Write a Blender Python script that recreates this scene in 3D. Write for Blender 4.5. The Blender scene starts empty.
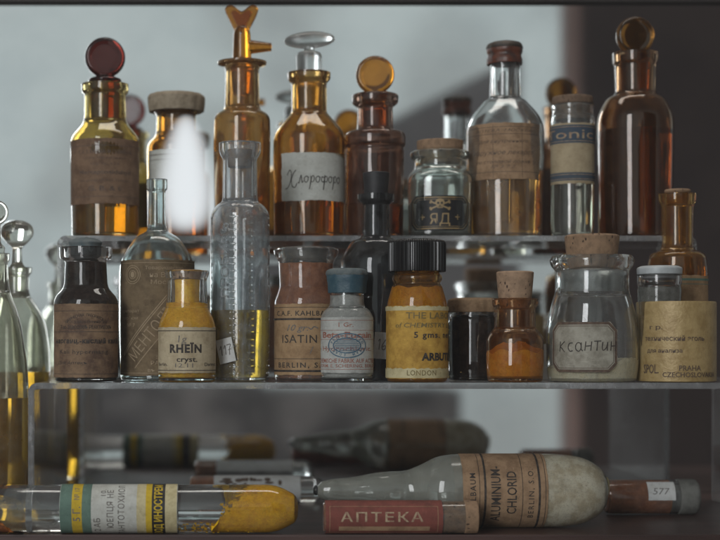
import bpy, bmesh, math, random
from mathutils import Vector, Matrix
random.seed(7)
PI = math.pi
C = bpy.context.scene.collection
SC = bpy.context.scene

# ------------------------------------------------------------------ camera
CAM_H = 0.109                       # camera height over the table top (m)
FPX = 1530.0                        # focal length in photo pixels (720 wide)
PX0, PY0 = 235.0, 345.0             # foot of the view axis in the photograph
cam_d = bpy.data.cameras.new('camera')
cam = bpy.data.objects.new('camera', cam_d); C.objects.link(cam)
cam.location = (0, 0, CAM_H); cam.rotation_euler = (PI/2, 0, 0)
cam_d.sensor_width = 36; cam_d.lens = 36*FPX/720
cam_d.shift_x = (360-PX0)/720; cam_d.shift_y = (PY0-270)/720
cam_d.clip_start = 0.05; cam_d.clip_end = 50
cam_d.dof.use_dof = True; cam_d.dof.focus_distance = 0.912; cam_d.dof.aperture_fstop = 6.3
SC.camera = cam

# ------------------------------------------------------------------ room light (world)
W = bpy.data.worlds.new('World'); SC.world = W; W.use_nodes = True
nt = W.node_tree; nt.nodes.clear()
def wn(t, **kw):
    n = nt.nodes.new(t)
    for k, v in kw.items(): setattr(n, k, v)
    return n
tc = wn('ShaderNodeTexCoord'); sx = wn('ShaderNodeSeparateXYZ'); nt.links.new(tc.outputs['Generated'], sx.inputs[0])
def wmap(src, a, b, lo=0.0, hi=1.0):
    n = wn('ShaderNodeMapRange', interpolation_type='SMOOTHSTEP')
    n.inputs[1].default_value = a; n.inputs[2].default_value = b; n.inputs[3].default_value = lo; n.inputs[4].default_value = hi
    nt.links.new(src, n.inputs[0]); return n.outputs[0]
def wmath(op, a, b):
    n = wn('ShaderNodeMath', operation=op)
    for i, v in enumerate((a, b)):
        if isinstance(v, (int, float)): n.inputs[i].default_value = v
        else: nt.links.new(v, n.inputs[i])
    return n.outputs[0]
fy = wmap(sx.outputs['Y'], -0.25, -0.8)
fz = wmath('MULTIPLY', wmap(sx.outputs['Z'], -0.29, 0.04), wmap(sx.outputs['Z'], 0.75, 0.35))
f = wmath('MULTIPLY', fy, fz)
nz = wn('ShaderNodeTexNoise'); nz.inputs['Scale'].default_value = 15; nz.inputs['Detail'].default_value = 1
nt.links.new(tc.outputs['Generated'], nz.inputs['Vector'])
f = wmath('MULTIPLY', f, wmap(nz.outputs[0], 0.30, 0.70, 0.64, 1.06))
f = wmath('MULTIPLY', f, wmap(sx.outputs['X'], -0.10, -0.17, 1.0, 1.3))
mixc = wn('ShaderNodeMix', data_type='RGBA')
mixc.inputs[6].default_value = (0.13, 0.118, 0.11, 1)      # dim corners of the room
mixc.inputs[7].default_value = (0.475, 0.535, 0.535, 1)        # pale plastered wall opposite
nt.links.new(f, mixc.inputs[0])
bg = wn('ShaderNodeBackground'); bg.inputs[1].default_value = 1.0
nt.links.new(mixc.outputs[2], bg.inputs[0])
nt.links.new(bg.outputs[0], wn('ShaderNodeOutputWorld').inputs[0])

# ------------------------------------------------------------------ window light behind the photographer
def area(name, loc, target, sx_, sy_, watts, col):
    l = bpy.data.lights.new(name, 'AREA'); l.shape = 'RECTANGLE'; l.size = sx_; l.size_y = sy_; l.energy = watts; l.color = col
    o = bpy.data.objects.new(name, l); C.objects.link(o); o.location = loc
    o.rotation_euler = (Vector(target)-Vector(loc)).to_track_quat('-Z', 'Y').to_euler(); return o
area('window_light', (-0.72, -0.62, 0.54), (0.10, 0.95, 0.14), 0.42, 1.15, 13.0, (0.97, 0.985, 1.0))
area('overhead_fill', (0.12, 1.02, 0.98), (0.12, 0.99, 0.0), 0.75, 0.16, 2.4, (1.0, 0.95, 0.88))  # added fill from overhead, brightens the backs of the bottles

SC.view_settings.view_transform = 'Standard'; SC.view_settings.look = 'None'
SC.view_settings.exposure = 0.0; SC.view_settings.gamma = 1.0
SC.render.engine = 'CYCLES'
cy = SC.cycles
cy.max_bounces = 28; cy.transmission_bounces = 24; cy.glossy_bounces = 10; cy.diffuse_bounces = 4; cy.transparent_max_bounces = 24
cy.caustics_refractive = True; cy.caustics_reflective = True; cy.blur_glossy = 0.6
cy.sample_clamp_indirect = 25.0; cy.use_denoising = True; cy.denoiser = 'OPENIMAGEDENOISE'
cy.use_adaptive_sampling = False

# ------------------------------------------------------------------ materials
def new_mat(name):
    m = bpy.data.materials.new(name); m.use_nodes = True
    t = m.node_tree; t.nodes.clear()
    out = t.nodes.new('ShaderNodeOutputMaterial')
    return m, t, out
def noise(t, scale, detail=3, rough=0.6, stretch=None):
    tcn = t.nodes.new('ShaderNodeTexCoord'); n = t.nodes.new('ShaderNodeTexNoise')
    n.inputs['Scale'].default_value = scale; n.inputs['Detail'].default_value = detail; n.inputs['Roughness'].default_value = rough
    if stretch:
        mp = t.nodes.new('ShaderNodeMapping'); mp.inputs['Scale'].default_value = stretch
        t.links.new(tcn.outputs['Object'], mp.inputs[0]); t.links.new(mp.outputs[0], n.inputs['Vector'])
    else: t.links.new(tcn.outputs['Object'], n.inputs['Vector'])
    return n.outputs[0]
def mrange(t, src, a, b, lo=0.0, hi=1.0, smooth=True):
    n = t.nodes.new('ShaderNodeMapRange'); n.interpolation_type = 'SMOOTHSTEP' if smooth else 'LINEAR'
    for i, v in enumerate((a, b, lo, hi)): n.inputs[i+1].default_value = v
    t.links.new(src, n.inputs[0]); return n.outputs[0]
def mixcol(t, fac, a, b):
    n = t.nodes.new('ShaderNodeMix'); n.data_type = 'RGBA'
    t.links.new(fac, n.inputs[0])
    for i, v in ((6, a), (7, b)):
        if isinstance(v, tuple): n.inputs[i].default_value = (*v, 1)
        else: t.links.new(v, n.inputs[i])
    return n.outputs[2]
def bump(t, h, strength, dist, bsdf):
    b = t.nodes.new('ShaderNodeBump'); b.inputs['Strength'].default_value = strength; b.inputs['Distance'].default_value = dist
    t.links.new(h, b.inputs['Height']); t.links.new(b.outputs[0], bsdf.inputs['Normal'])
def prin(t, col=None, rough=0.5, **kw):
    p = t.nodes.new('ShaderNodeBsdfPrincipled')
    if col is not None:
        if isinstance(col, tuple): p.inputs['Base Color'].default_value = (*col, 1)
        else: t.links.new(col, p.inputs['Base Color'])
    p.inputs['Roughness'].default_value = rough
    for k, v in kw.items(): p.inputs[k].default_value = v
    return p
def glass(name, T, dust=0.10, rough=0.02, wave=0.10, dust_glow_col=(0.42, 0.43, 0.42), ior=1.5, walls=4, even=0.0):
    """old bottle glass: tinted at each surface so that WALLS surfaces together pass T; a broken film of dust, in amber glass tinted for light glowing through"""
    m, t, out = new_mat(name)
    c = tuple(max(x, 1e-4)**(2.0/walls) for x in T)
    g = prin(t, c, rough, **{'Transmission Weight': 1.0, 'IOR': ior})
    n1 = noise(t, 130, 4, 0.65)
    bump(t, noise(t, 75, 1, 0.4, (1, 1, 0.5)), wave, 0.0008, g)
    d = t.nodes.new('ShaderNodeBsdfDiffuse'); d.inputs[0].default_value = (*dust_glow_col, 1)
    mx = t.nodes.new('ShaderNodeMixShader')
    lo, hi = 0.35+0.5*even, 1.9-0.75*even
    film = mrange(t, n1, 0.3, 0.85, dust*lo, dust*hi)
    drip = mrange(t, noise(t, 210, 3, 0.6, (1, 1, 0.14)), 0.55, 0.72, 0, dust*0.9*(1-even))
    fleck = mrange(t, noise(t, 1500, 1), 0.70, 0.76, 0, min(0.5, dust*4)*(1-even))
    a1 = t.nodes.new('ShaderNodeMath'); a1.operation = 'ADD'; t.links.new(film, a1.inputs[0]); t.links.new(drip, a1.inputs[1])
    a2 = t.nodes.new('ShaderNodeMath'); a2.operation = 'ADD'; a2.use_clamp = True; t.links.new(a1.outputs[0], a2.inputs[0]); t.links.new(fleck, a2.inputs[1])
    t.links.new(a2.outputs[0], mx.inputs[0])
    t.links.new(g.outputs[0], mx.inputs[1]); t.links.new(d.outputs[0], mx.inputs[2])
    t.links.new(mx.outputs[0], out.inputs[0]); return m
def liquid(name, T, walls=2, cloud=0.0, cc=(0.3, 0.2, 0.05)):
    """tinted liquid; CLOUD: how much of it is fine suspended matter"""
    m, t, out = new_mat(name)
    c = tuple(max(x, 1e-4)**(2.0/walls) for x in T)
    g = prin(t, c, 0.0, **{'Transmission Weight': 1.0, 'IOR': 1.35})
    d = t.nodes.new('ShaderNodeBsdfDiffuse'); d.inputs[0].default_value = (*cc, 1)
    mx = t.nodes.new('ShaderNodeMixShader')
    t.links.new(mrange(t, noise(t, 60, 3, 0.6), 0.3, 0.75, cloud*0.5, cloud*1.5), mx.inputs[0])
    t.links.new(g.outputs[0], mx.inputs[1]); t.links.new(d.outputs[0], mx.inputs[2])
    t.links.new(mx.outputs[0], out.inputs[0]); return m
def powder(name, a, b, scale=220, bscale=900, bs=0.6, lo=0.35, hi=0.7):
    m, t, out = new_mat(name)
    c = mixcol(t, mrange(t, noise(t, scale, 5), lo, hi), a, b)
    c = mixcol(t, mrange(t, noise(t, 1100, 3, 0.7), 0.52, 0.72, 0, 0.55), c, tuple(x*0.55 for x in b))
    c = mixcol(t, mrange(t, noise(t, 70, 6, 0.75, (1, 1, 0.5)), 0.52, 0.70, 0, 0.5), c, tuple(x*0.6 for x in b))
    p = prin(t, c, 0.95)
    p.inputs['Specular IOR Level'].default_value = 0.15
    bump(t, noise(t, bscale, 4), bs, 0.0006, p); t.links.new(p.outputs[0], out.inputs[0]); return m
def paper(name, base, stain, amount=0.7, scale=90, rough=0.75):
    """aged paper: soft stains, finer foxing, small specks, scuffs along the grain"""
    m, t, out = new_mat(name)
    c = mixcol(t, mrange(t, noise(t, scale, 5, 0.7), 0.36, 0.72, 0, min(1.0, amount*1.45)), base, tuple(x*0.88 for x in stain))
    c = mixcol(t, mrange(t, noise(t, 340, 4, 0.7), 0.54, 0.74, 0, 0.45), c, tuple(x*0.6 for x in stain))
    c = mixcol(t, mrange(t, noise(t, 150, 5, 0.75, (1, 1, 3.5)), 0.56, 0.72, 0, 0.45), c, tuple(min(0.8, x*1.35+0.02) for x in base))
    c = mixcol(t, mrange(t, noise(t, 1300, 2), 0.66, 0.74, 0, 0.45), c, tuple(x*0.4 for x in stain))
    p = prin(t, c, rough); p.inputs['Specular IOR Level'].default_value = 0.25
    bump(t, noise(t, 420, 5, 0.7), 0.45, 0.0004, p); t.links.new(p.outputs[0], out.inputs[0]); return m
def cork(name, base=(0.33, 0.21, 0.125), dark=(0.05, 0.03, 0.02), pits=1.0):
    m, t, out = new_mat(name)
    c = mixcol(t, mrange(t, noise(t, 260, 4), 0.3, 0.75), base, tuple(x*0.62 for x in base))
    tcn = t.nodes.new('ShaderNodeTexCoord'); mp = t.nodes.new('ShaderNodeMapping'); mp.inputs['Scale'].default_value = (1, 1, 0.55)
    v = t.nodes.new('ShaderNodeTexVoronoi'); v.inputs['Scale'].default_value = 480; v.inputs['Randomness'].default_value = 1
    t.links.new(tcn.outputs['Object'], mp.inputs[0]); t.links.new(mp.outputs[0], v.inputs['Vector'])
    pit = mrange(t, v.outputs['Distance'], 0.34, 0.14, 0, pits)
    gate = mrange(t, noise(t, 170, 2), 0.5, 0.58)
    mm = t.nodes.new('ShaderNodeMath'); mm.operation = 'MULTIPLY'; t.links.new(pit, mm.inputs[0]); t.links.new(gate, mm.inputs[1])
    p = prin(t, mixcol(t, mm.outputs[0], c, dark), 0.85)
    inv = t.nodes.new('ShaderNodeMath'); inv.operation = 'SUBTRACT'; inv.inputs[0].default_value = 1; t.links.new(mm.outputs[0], inv.inputs[1])
    bump(t, inv.outputs[0], 0.6, 0.0006, p); t.links.new(p.outputs[0], out.inputs[0]); return m
def solid(name, a, b=None, rough=0.5, scale=150, bs=0.15, metal=0.0, spec=0.5):
    m, t, out = new_mat(name)
    b = b or tuple(x*0.7 for x in a)
    p = prin(t, mixcol(t, mrange(t, noise(t, scale, 4), 0.35, 0.7), a, b), rough, Metallic=metal)
    p.inputs['Specular IOR Level'].default_value = spec
    bump(t, noise(t, scale*4, 4), bs, 0.0004, p); t.links.new(p.outputs[0], out.inputs[0]); return m

M = {}
M['amber'] = glass('amber_glass', (0.52, 0.22, 0.028), 0.11, dust_glow_col=(0.40, 0.20, 0.06), wave=0.2)  # amber and brown glasses: glow of passing light put into the film colour
M['honey'] = glass('honey_glass', (0.54, 0.36, 0.07), 0.08, dust_glow_col=(0.38, 0.28, 0.10))
M['tawny'] = glass('tawny_glass', (0.56, 0.29, 0.07), 0.17, dust_glow_col=(0.42, 0.25, 0.11), wave=0.2)
M['brown'] = glass('brown_glass', (0.56, 0.27, 0.09), 0.08, dust_glow_col=(0.30, 0.13, 0.06))
M['violet'] = glass('plum_brown_glass', (0.23, 0.10, 0.06), 0.11, wave=0.7, dust_glow_col=(0.22, 0.13, 0.10))
M['umber'] = glass('umber_glass', (0.30, 0.115, 0.035), 0.09, dust_glow_col=(0.20, 0.095, 0.04))
M['clear'] = glass('clear_glass', (0.95, 0.975, 0.965), 0.04)
M['dusty'] = glass('dusty_clear_glass', (0.90, 0.94, 0.93), 0.08)
M['hazy']    = glass('hazy_clear_glass', (0.84, 0.91, 0.92), 0.16, dust_glow_col=(0.48, 0.52, 0.55), wave=0.2)
M['teal']    = glass('teal_glass', (0.62, 0.80, 0.80), 0.07)
M['green']   = glass('greenish_glass', (0.72, 0.84, 0.76), 0.07)
M['smoke'] = glass('smoky_glass', (0.42, 0.40, 0.40), 0.035, dust_glow_col=(0.25, 0.22, 0.2))
M['black']   = glass('black_glass', (0.035, 0.04, 0.05), 0.05)
M['flask'] = glass('flask_glass', (0.74, 0.76, 0.64), 0.10, dust_glow_col=(0.42, 0.41, 0.34))
M['frost']   = glass('frosted_glass', (0.70, 0.76, 0.74), 0.22, rough=0.28, dust_glow_col=(0.46, 0.49, 0.48))
M['opal'] = glass('milky_ampoule_glass', (0.84, 0.89, 0.85), 0.30, dust_glow_col=(0.52, 0.53, 0.47), even=0.75)
M['disc'] = glass('amber_stopper_glass', (0.66, 0.27, 0.03), 0.10, walls=2, dust_glow_col=(0.60, 0.30, 0.08))
M['reddisc'] = glass('dark_red_stopper_glass', (0.10, 0.014, 0.010), 0.03, walls=2, dust_glow_col=(0.16, 0.05, 0.04))
M['browndisc'] = glass('brown_stopper_glass', (0.30, 0.13, 0.025), 0.06, walls=2, dust_glow_col=(0.30, 0.16, 0.05))
M['ytap'] = glass('amber_tap_glass', (0.60, 0.24, 0.02), 0.10, walls=2, dust_glow_col=(0.50, 0.22, 0.035))
M['acrylic'] = glass('clear_acrylic', (0.965, 0.975, 0.975), 0.13, rough=0.012, wave=0.03, ior=1.49, walls=2, dust_glow_col=(0.52, 0.525, 0.53))
M['edge'] = glass('sawn_acrylic_edge', (0.93, 0.94, 0.94), 0.32, rough=0.12, wave=0.05, ior=1.49, walls=2, dust_glow_col=(0.54, 0.55, 0.56), even=0.5)
M['liq_yellow'] = liquid('olive_yellow_oil', (0.80, 0.52, 0.05), cloud=0.26, cc=(0.64, 0.42, 0.03))
M['liq_amber'] = liquid('amber_liquid', (0.80, 0.40, 0.09), cloud=0.28, cc=(0.58, 0.29, 0.085))
M['liq_gold'] = liquid('golden_liquid', (0.70, 0.38, 0.05), cloud=0.16, cc=(0.46, 0.26, 0.05))
M['liq_brown'] = liquid('brown_liquid', (0.50, 0.24, 0.09), cloud=0.10, cc=(0.20, 0.09, 0.04))
M['liq_orange'] = liquid('orange_liquid', (0.78, 0.45, 0.13), cloud=0.12, cc=(0.46, 0.24, 0.06))
M['liq_pale']   = liquid('pale_grey_liquid', (0.66, 0.64, 0.54))
M['liq_flask'] = liquid('dull_yellow_liquid', (0.80, 0.46, 0.05), cloud=0.30, cc=(0.55, 0.29, 0.035))
M['pow_yellow'] = powder('yellow_ochre_powder', (0.96, 0.58, 0.05), (0.84, 0.43, 0.03))
M['pow_sulfur'] = powder('bright_yellow_powder', (0.98, 0.60, 0.02), (0.86, 0.45, 0.012), 320, 1600, 0.9)
M['pow_orange'] = powder('orange_powder', (0.98, 0.60, 0.10), (0.90, 0.45, 0.06))
M['pow_rust']   = powder('rusty_powder', (0.60, 0.21, 0.05), (0.42, 0.13, 0.03))
M['pow_brown'] = powder('red_brown_powder', (0.48, 0.20, 0.095), (0.34, 0.13, 0.06))
M['pow_white']  = powder('white_powder', (0.60, 0.61, 0.58), (0.46, 0.47, 0.45))
M['pow_cream'] = powder('cream_powder', (0.95, 0.88, 0.66), (0.86, 0.76, 0.52))
M['pow_lump'] = powder('lumpy_cream_powder', (0.90, 0.85, 0.70), (0.70, 0.61, 0.43), 130, 420, 1.0, 0.40, 0.62)
M['pow_grey']   = powder('grey_powder', (0.42, 0.43, 0.39), (0.30, 0.31, 0.28))
M['pow_dark'] = powder('dark_crystal_powder', (0.085, 0.058, 0.045), (0.04, 0.027, 0.022))
M['pow_tan'] = powder('ochre_tan_powder', (0.95, 0.66, 0.10), (0.86, 0.50, 0.06))
M['lab_brown']  = paper('brown_label_paper', (0.215, 0.135, 0.085), (0.12, 0.07, 0.045), 0.6)
M['lab_hyper']  = paper('stained_label_paper', (0.25, 0.165, 0.10), (0.10, 0.06, 0.045), 0.95, 60)
M['lab_ment']   = paper('old_brown_label_paper', (0.20, 0.145, 0.085), (0.12, 0.085, 0.05), 0.7)
M['lab_cream']  = paper('cream_label_paper', (0.52, 0.44, 0.30), (0.38, 0.30, 0.19), 0.6)
M['lab_tan']    = paper('tan_label_paper', (0.40, 0.265, 0.145), (0.28, 0.17, 0.09), 0.7)
M['lab_kraft']  = paper('kraft_label_paper', (0.38, 0.25, 0.15), (0.25, 0.155, 0.09), 0.7)
M['lab_white'] = paper('white_label_paper', (0.54, 0.55, 0.51), (0.42, 0.41, 0.36), 0.4)
M['lab_grey']   = paper('grey_beige_label_paper', (0.40, 0.38, 0.32), (0.26, 0.24, 0.19), 0.8)
M['lab_euc']    = paper('pale_pinkish_label_paper', (0.47, 0.48, 0.455), (0.36, 0.36, 0.34), 0.6)
M['lab_amber'] = paper('oily_amber_label_paper', (0.55, 0.335, 0.07), (0.36, 0.19, 0.035), 0.7)
M['lab_strip']  = paper('pale_cream_strip_paper', (0.60, 0.53, 0.32), (0.42, 0.35, 0.18), 0.5)
M['lab_black']  = solid('black_label_print', (0.012, 0.012, 0.014), rough=0.55)
M['lab_blue']   = paper('navy_label_paper', (0.06, 0.085, 0.12), (0.10, 0.11, 0.12), 0.5)
M['lab_sand']   = paper('sand_label_paper', (0.44, 0.36, 0.235), (0.34, 0.26, 0.16), 0.5)
M['lab_green']  = paper('green_label_paper', (0.13, 0.21, 0.17), (0.09, 0.15, 0.12), 0.5)
M['lab_yellow'] = paper('yellow_label_paper', (0.62, 0.43, 0.035), (0.46, 0.31, 0.03), 0.5)
M['lab_red'] = paper('faded_red_label_paper', (0.215, 0.065, 0.05), (0.14, 0.05, 0.04), 0.6)
M['tag']        = paper('price_tag_paper', (0.62, 0.63, 0.62), (0.52, 0.51, 0.47), 0.4)
M['gilt']       = solid('gilt_ink', (0.40, 0.28, 0.13), rough=0.5)
M['ink'] = solid('black_ink', (0.020, 0.016, 0.014), (0.07, 0.055, 0.045), rough=0.7, scale=420, bs=0)
M['ink_soft']   = solid('faded_ink', (0.085, 0.055, 0.04), (0.15, 0.10, 0.07), rough=0.7, scale=500, bs=0)
M['ink_olive']  = solid('faded_olive_ink', (0.15, 0.12, 0.045), (0.24, 0.17, 0.06), rough=0.7, scale=500, bs=0)
M['ink_pale']   = solid('pale_embossed_ink', (0.36, 0.275, 0.175), (0.28, 0.21, 0.13), rough=0.7, scale=400, bs=0)
M['ink_red']    = solid('brick_red_ink', (0.26, 0.085, 0.055), (0.36, 0.20, 0.16), rough=0.7, scale=500, bs=0)
M['ink_blue']   = solid('blue_stamp_ink', (0.045, 0.105, 0.16), (0.10, 0.17, 0.22), rough=0.6, scale=400, bs=0)
M['ink_cream'] = solid('cream_ink', (0.44, 0.345, 0.22), (0.26, 0.15, 0.10), rough=0.7, scale=420, bs=0)
M['ink_pencil'] = solid('pencil_grey', (0.12, 0.11, 0.10), (0.20, 0.18, 0.16), rough=0.7, scale=500, bs=0)
M['cork']       = cork('cork')
M['cork_pale']  = cork('pitted_cork', (0.40, 0.265, 0.17), pits=1.0)
M['cork_dark']  = cork('old_dark_cork', (0.20, 0.13, 0.085), pits=0.7)
M['wax_blue']   = solid('teal_blue_wax', (0.03, 0.075, 0.105), (0.05, 0.10, 0.125), rough=0.45, scale=220, bs=0.5)
M['wax_top']    = solid('dusty_grey_wax', (0.13, 0.15, 0.15), (0.08, 0.11, 0.12), rough=0.7, scale=220, bs=0.5)
M['wax_red']    = solid('red_brown_wax', (0.15, 0.045, 0.022), (0.05, 0.025, 0.02), rough=0.35, scale=160, bs=0.5)
M['wax_dark']   = solid('dark_wax', (0.03, 0.024, 0.02), (0.07, 0.05, 0.035), rough=0.5, scale=200, bs=0.5)
M['bakelite']   = solid('black_bakelite', (0.010, 0.010, 0.011), rough=0.28, bs=0.05)
M['rubber']     = solid('black_rubber', (0.016, 0.016, 0.018), (0.028, 0.028, 0.03), rough=0.6)
M['cloth']      = paper('beige_cloth', (0.36, 0.30, 0.22), (0.24, 0.19, 0.13), 0.6, 200, 0.9)
M['brownpaper'] = paper('brown_wrapping_paper', (0.27, 0.18, 0.105), (0.18, 0.11, 0.06), 0.7, 160, 0.8)
M['gold'] = solid('straw_paper', (0.47, 0.34, 0.155), (0.34, 0.23, 0.09), rough=0.42, scale=130, bs=0.9, metal=0.12)
M['whitecap']   = solid('milky_cap', (0.50, 0.54, 0.55), (0.40, 0.43, 0.44), rough=0.45)
M['cotton']     = paper('cotton_wad', (0.40, 0.36, 0.26), (0.28, 0.25, 0.17), 0.5, 400, 0.95)
M['endcap']     = solid('grey_stopper', (0.17, 0.17, 0.155), (0.10, 0.10, 0.09), rough=0.8)

# ------------------------------------------------------------------ mesh helpers
def finish(me, sharp=40):
    me.polygons.foreach_set('use_smooth', [True]*len(me.polygons))
    me.set_sharp_from_angle(angle=math.radians(sharp)); me.update()
def link(name, me, mat, parent=None, sharp=40):
    finish(me, sharp)
    o = bpy.data.objects.new(name, me); C.objects.link(o)
    if mat is not None and not me.materials: me.materials.append(mat)
    if parent is not None: o.parent = parent
    return o
def obj(name, bm, mat, parent=None, sharp=40):
    me = bpy.data.meshes.new(name); bm.normal_update(); bm.to_mesh(me); bm.free()
    return link(name, me, mat, parent, sharp)
def thing(name, label, cat, loc=(0, 0, 0), rot=(0, 0, 0), group=None):
    o = bpy.data.objects.new(name, None); C.objects.link(o); o.empty_display_size = 0.01
    o.location = loc; o.rotation_euler = rot; o['label'] = label; o['category'] = cat
    if group: o['group'] = group
    return o
def structure(name, bm, mat):
    o = obj(name, bm, mat); o['kind'] = 'structure'; return o
def fillet(pts):
    """(r, z, f) corners -> rounded polyline"""
    out = []
    n = len(pts)
    for i, p in enumerate(pts):
        f = p[2] if len(p) > 2 else 1.0
        a = Vector(p[:2])
        if i in (0, n-1) or f <= 0: out.append(a); continue
        u = Vector(pts[i-1][:2])-a; v = Vector(pts[i+1][:2])-a
        lu, lv = u.length, v.length
        if lu < 1e-9 or lv < 1e-9: out.append(a); continue
        d = min(f, lu*0.48, lv*0.48)
        s, e = a+u*(d/lu), a+v*(d/lv)
        k = 6 if f > 3 else 4
        for j in range(k+1):
            q = j/k
            out.append(s*(1-q)**2+a*2*q*(1-q)+e*q*q)
    return out
def lathe(bm, poly, seg=72, fun=None, cap=False):
    """poly of (r,z) in metres round Z; r=0 ends merge on the axis; fun(theta,r,z) -> factor"""
    rings = []
    for (r, z) in poly:
        if r < 1e-7: rings.append([bm.verts.new((0, 0, z))]); continue
        ring = []
        for i in range(seg):
            t = 2*PI*i/seg
            q = r*(fun(t, r, z) if fun else 1.0)
            ring.append(bm.verts.new((q*math.sin(t), -q*math.cos(t), z)))
        rings.append(ring)
    for a, b in zip(rings, rings[1:]):
        if len(a) == 1 and len(b) == 1: continue
        for i in range(seg):
            j = (i+1) % seg
            try:
                if len(a) == 1: bm.faces.new((a[0], b[j], b[i]))
                elif len(b) == 1: bm.faces.new((a[i], a[j], b[0]))
                else: bm.faces.new((a[i], a[j], b[j], b[i]))
            except ValueError: pass
    bmesh.ops.recalc_face_normals(bm, faces=bm.faces)
    return bm
def rmul(k, poly): return [(p[0]*k, p[1]*k) for p in poly]
def box(bm, x0, x1, y0, y1, z0, z1):
    vs = [bm.verts.new(p) for p in ((x0,y0,z0),(x1,y0,z0),(x1,y1,z0),(x0,y1,z0),(x0,y0,z1),(x1,y0,z1),(x1,y1,z1),(x0,y1,z1))]
    for f in ((0,3,2,1),(4,5,6,7),(0,1,5,4),(1,2,6,5),(2,3,7,6),(3,0,4,7)): bm.faces.new([vs[i] for i in f])
def prism(bm, poly, y0, y1):
    a = [bm.verts.new((x, y0, z)) for x, z in poly]; b = [bm.verts.new((x, y1, z)) for x, z in poly]
    n = len(poly)
    bm.faces.new(a); bm.faces.new(list(reversed(b)))
    for i in range(n):
        j = (i+1) % n; bm.faces.new((a[j], a[i], b[i], b[j]))
    bmesh.ops.recalc_face_normals(bm, faces=bm.faces)
def remeshed(bm, voxel, smooth=6):
    me = bpy.data.meshes.new('tmp'); bm.to_mesh(me); bm.free()
    o = bpy.data.objects.new('tmp', me); C.objects.link(o)
    r = o.modifiers.new('r', 'REMESH'); r.mode = 'VOXEL'; r.voxel_size = voxel
    s = o.modifiers.new('s', 'SMOOTH'); s.factor = 0.5; s.iterations = smooth
    dg = bpy.context.evaluated_depsgraph_get()
    res = bpy.data.meshes.new_from_object(o.evaluated_get(dg))
    bpy.data.objects.remove(o); bpy.data.meshes.remove(me)
    return res

# ------------------------------------------------------------------ lettering helpers
_tc = {}
def text_geo(s, bold=0.0, shear=0.0, space=1.0):
    key = (s, bold, shear, space)
    if key in _tc: return _tc[key]
    c = bpy.data.curves.new('t', 'FONT'); c.body = s; c.offset = bold; c.shear = shear; c.space_character = space; c.resolution_u = 2
    o = bpy.data.objects.new('t', c); C.objects.link(o)
    dg = bpy.context.evaluated_depsgraph_get(); dg.update()
    m = bpy.data.meshes.new_from_object(o.evaluated_get(dg))
    vs = [(v.co.x, v.co.y) for v in m.vertices]; fs = [tuple(p.vertices) for p in m.polygons]
    bpy.data.objects.remove(o); bpy.data.curves.remove(c); bpy.data.meshes.remove(m)
    x0, x1 = min(v[0] for v in vs), max(v[0] for v in vs)
    vs = [(x-(x0+x1)/2, y-0.341) for x, y in vs]
    _tc[key] = (vs, fs, x1-x0); return _tc[key]
class Ink:
    """flat marks in label space: u = arc length from the front (px), b = height (px, up); wrapped round the body by put()"""
    def __init__(s): s.v = []; s.f = []
    def add(s, vs, fs, u, b, rot=0.0):
        n = len(s.v); c, q = math.cos(rot), math.sin(rot)
        s.v += [(u+x*c-y*q, b+x*q+y*c) for x, y in vs]; s.f += [tuple(i+n for i in f) for f in fs]
    def text(s, t, u, b, h, w=None, rot=0.0, bold=0.0, shear=0.0, space=1.0):
        vs, fs, tw = text_geo(t, bold, shear, space)
        k = h/0.682; kx = (w/tw) if w else k
        s.add([(x*kx, y*k) for x, y in vs], fs, u, b, math.radians(rot)); return s
    def stroke(s, pts, w, u=0, b=0, rot=0.0, close=False):
        P = [Vector(p) for p in pts]
        if close: P = P+[P[0]]
        dense = []
        for a, c in zip(P, P[1:]):
            m = max(1, int((c-a).length/1.6))
            dense += [a+(c-a)*(i/m) for i in range(m)]
        dense.append(P[-1])
        vs = []; fs = []
        for i, p in enumerate(dense):
            d = (dense[min(i+1, len(dense)-1)]-dense[max(i-1, 0)])
            if d.length < 1e-9: d = Vector((1, 0))
            d.normalize(); nrm = Vector((-d.y, d.x))*(w/2)
            vs += [tuple(p+nrm), tuple(p-nrm)]
        for i in range(len(dense)-1): fs.append((2*i, 2*i+1, 2*i+3, 2*i+2))
        s.add(vs, fs, u, b, math.radians(rot)); return s
    def curve(s, pts, w, u=0, b=0, rot=0.0, n=6):
        """Catmull-Rom through the points: handwriting"""
        P = [Vector(p) for p in pts]; P = [P[0]*2-P[1]]+P+[P[-1]*2-P[-2]]; out = []
        for i in range(1, len(P)-2):
            for j in range(n):
                t = j/n; a, c, d, e = P[i-1], P[i], P[i+1], P[i+2]
                out.append(0.5*((2*c)+(d-a)*t+(2*a-5*c+4*d-e)*t*t+(3*c-a-3*d+e)*t**3))
        out.append(P[-2]); return s.stroke([tuple(p) for p in out], w, u, b, rot)
    def ring(s, u, b, rx, ry, w, n=40):
        return s.stroke([(rx*math.cos(2*PI*i/n), ry*math.sin(2*PI*i/n)) for i in range(n)], w, u, b, 0, True)
    def disc(s, u, b, rx, ry, n=24):
        vs = [(0, 0)]+[(rx*math.cos(2*PI*i/n), ry*math.sin(2*PI*i/n)) for i in range(n)]
        s.add(vs, [(0, 1+i, 1+(i+1) % n) for i in range(n)], u, b); return s
    def poly(s, pts, u=0, b=0):
        s.add(pts, [tuple(range(len(pts)))], u, b); return s
    def arctext(s, t, u, b, rad, h, a0, a1, ry=None, bold=0.0):
        """letters along an arc from angle a0 to a1 (degrees, 90 = top), tops outward"""
        ry = ry or rad
        for i, ch in enumerate(t):
            if ch == ' ': continue
            a = math.radians(a0+(a1-a0)*(i/(len(t)-1)))
            s.text(ch, u+rad*math.cos(a), b+ry*math.sin(a), h, rot=math.degrees(a)-90, bold=bold)
        return s

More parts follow.
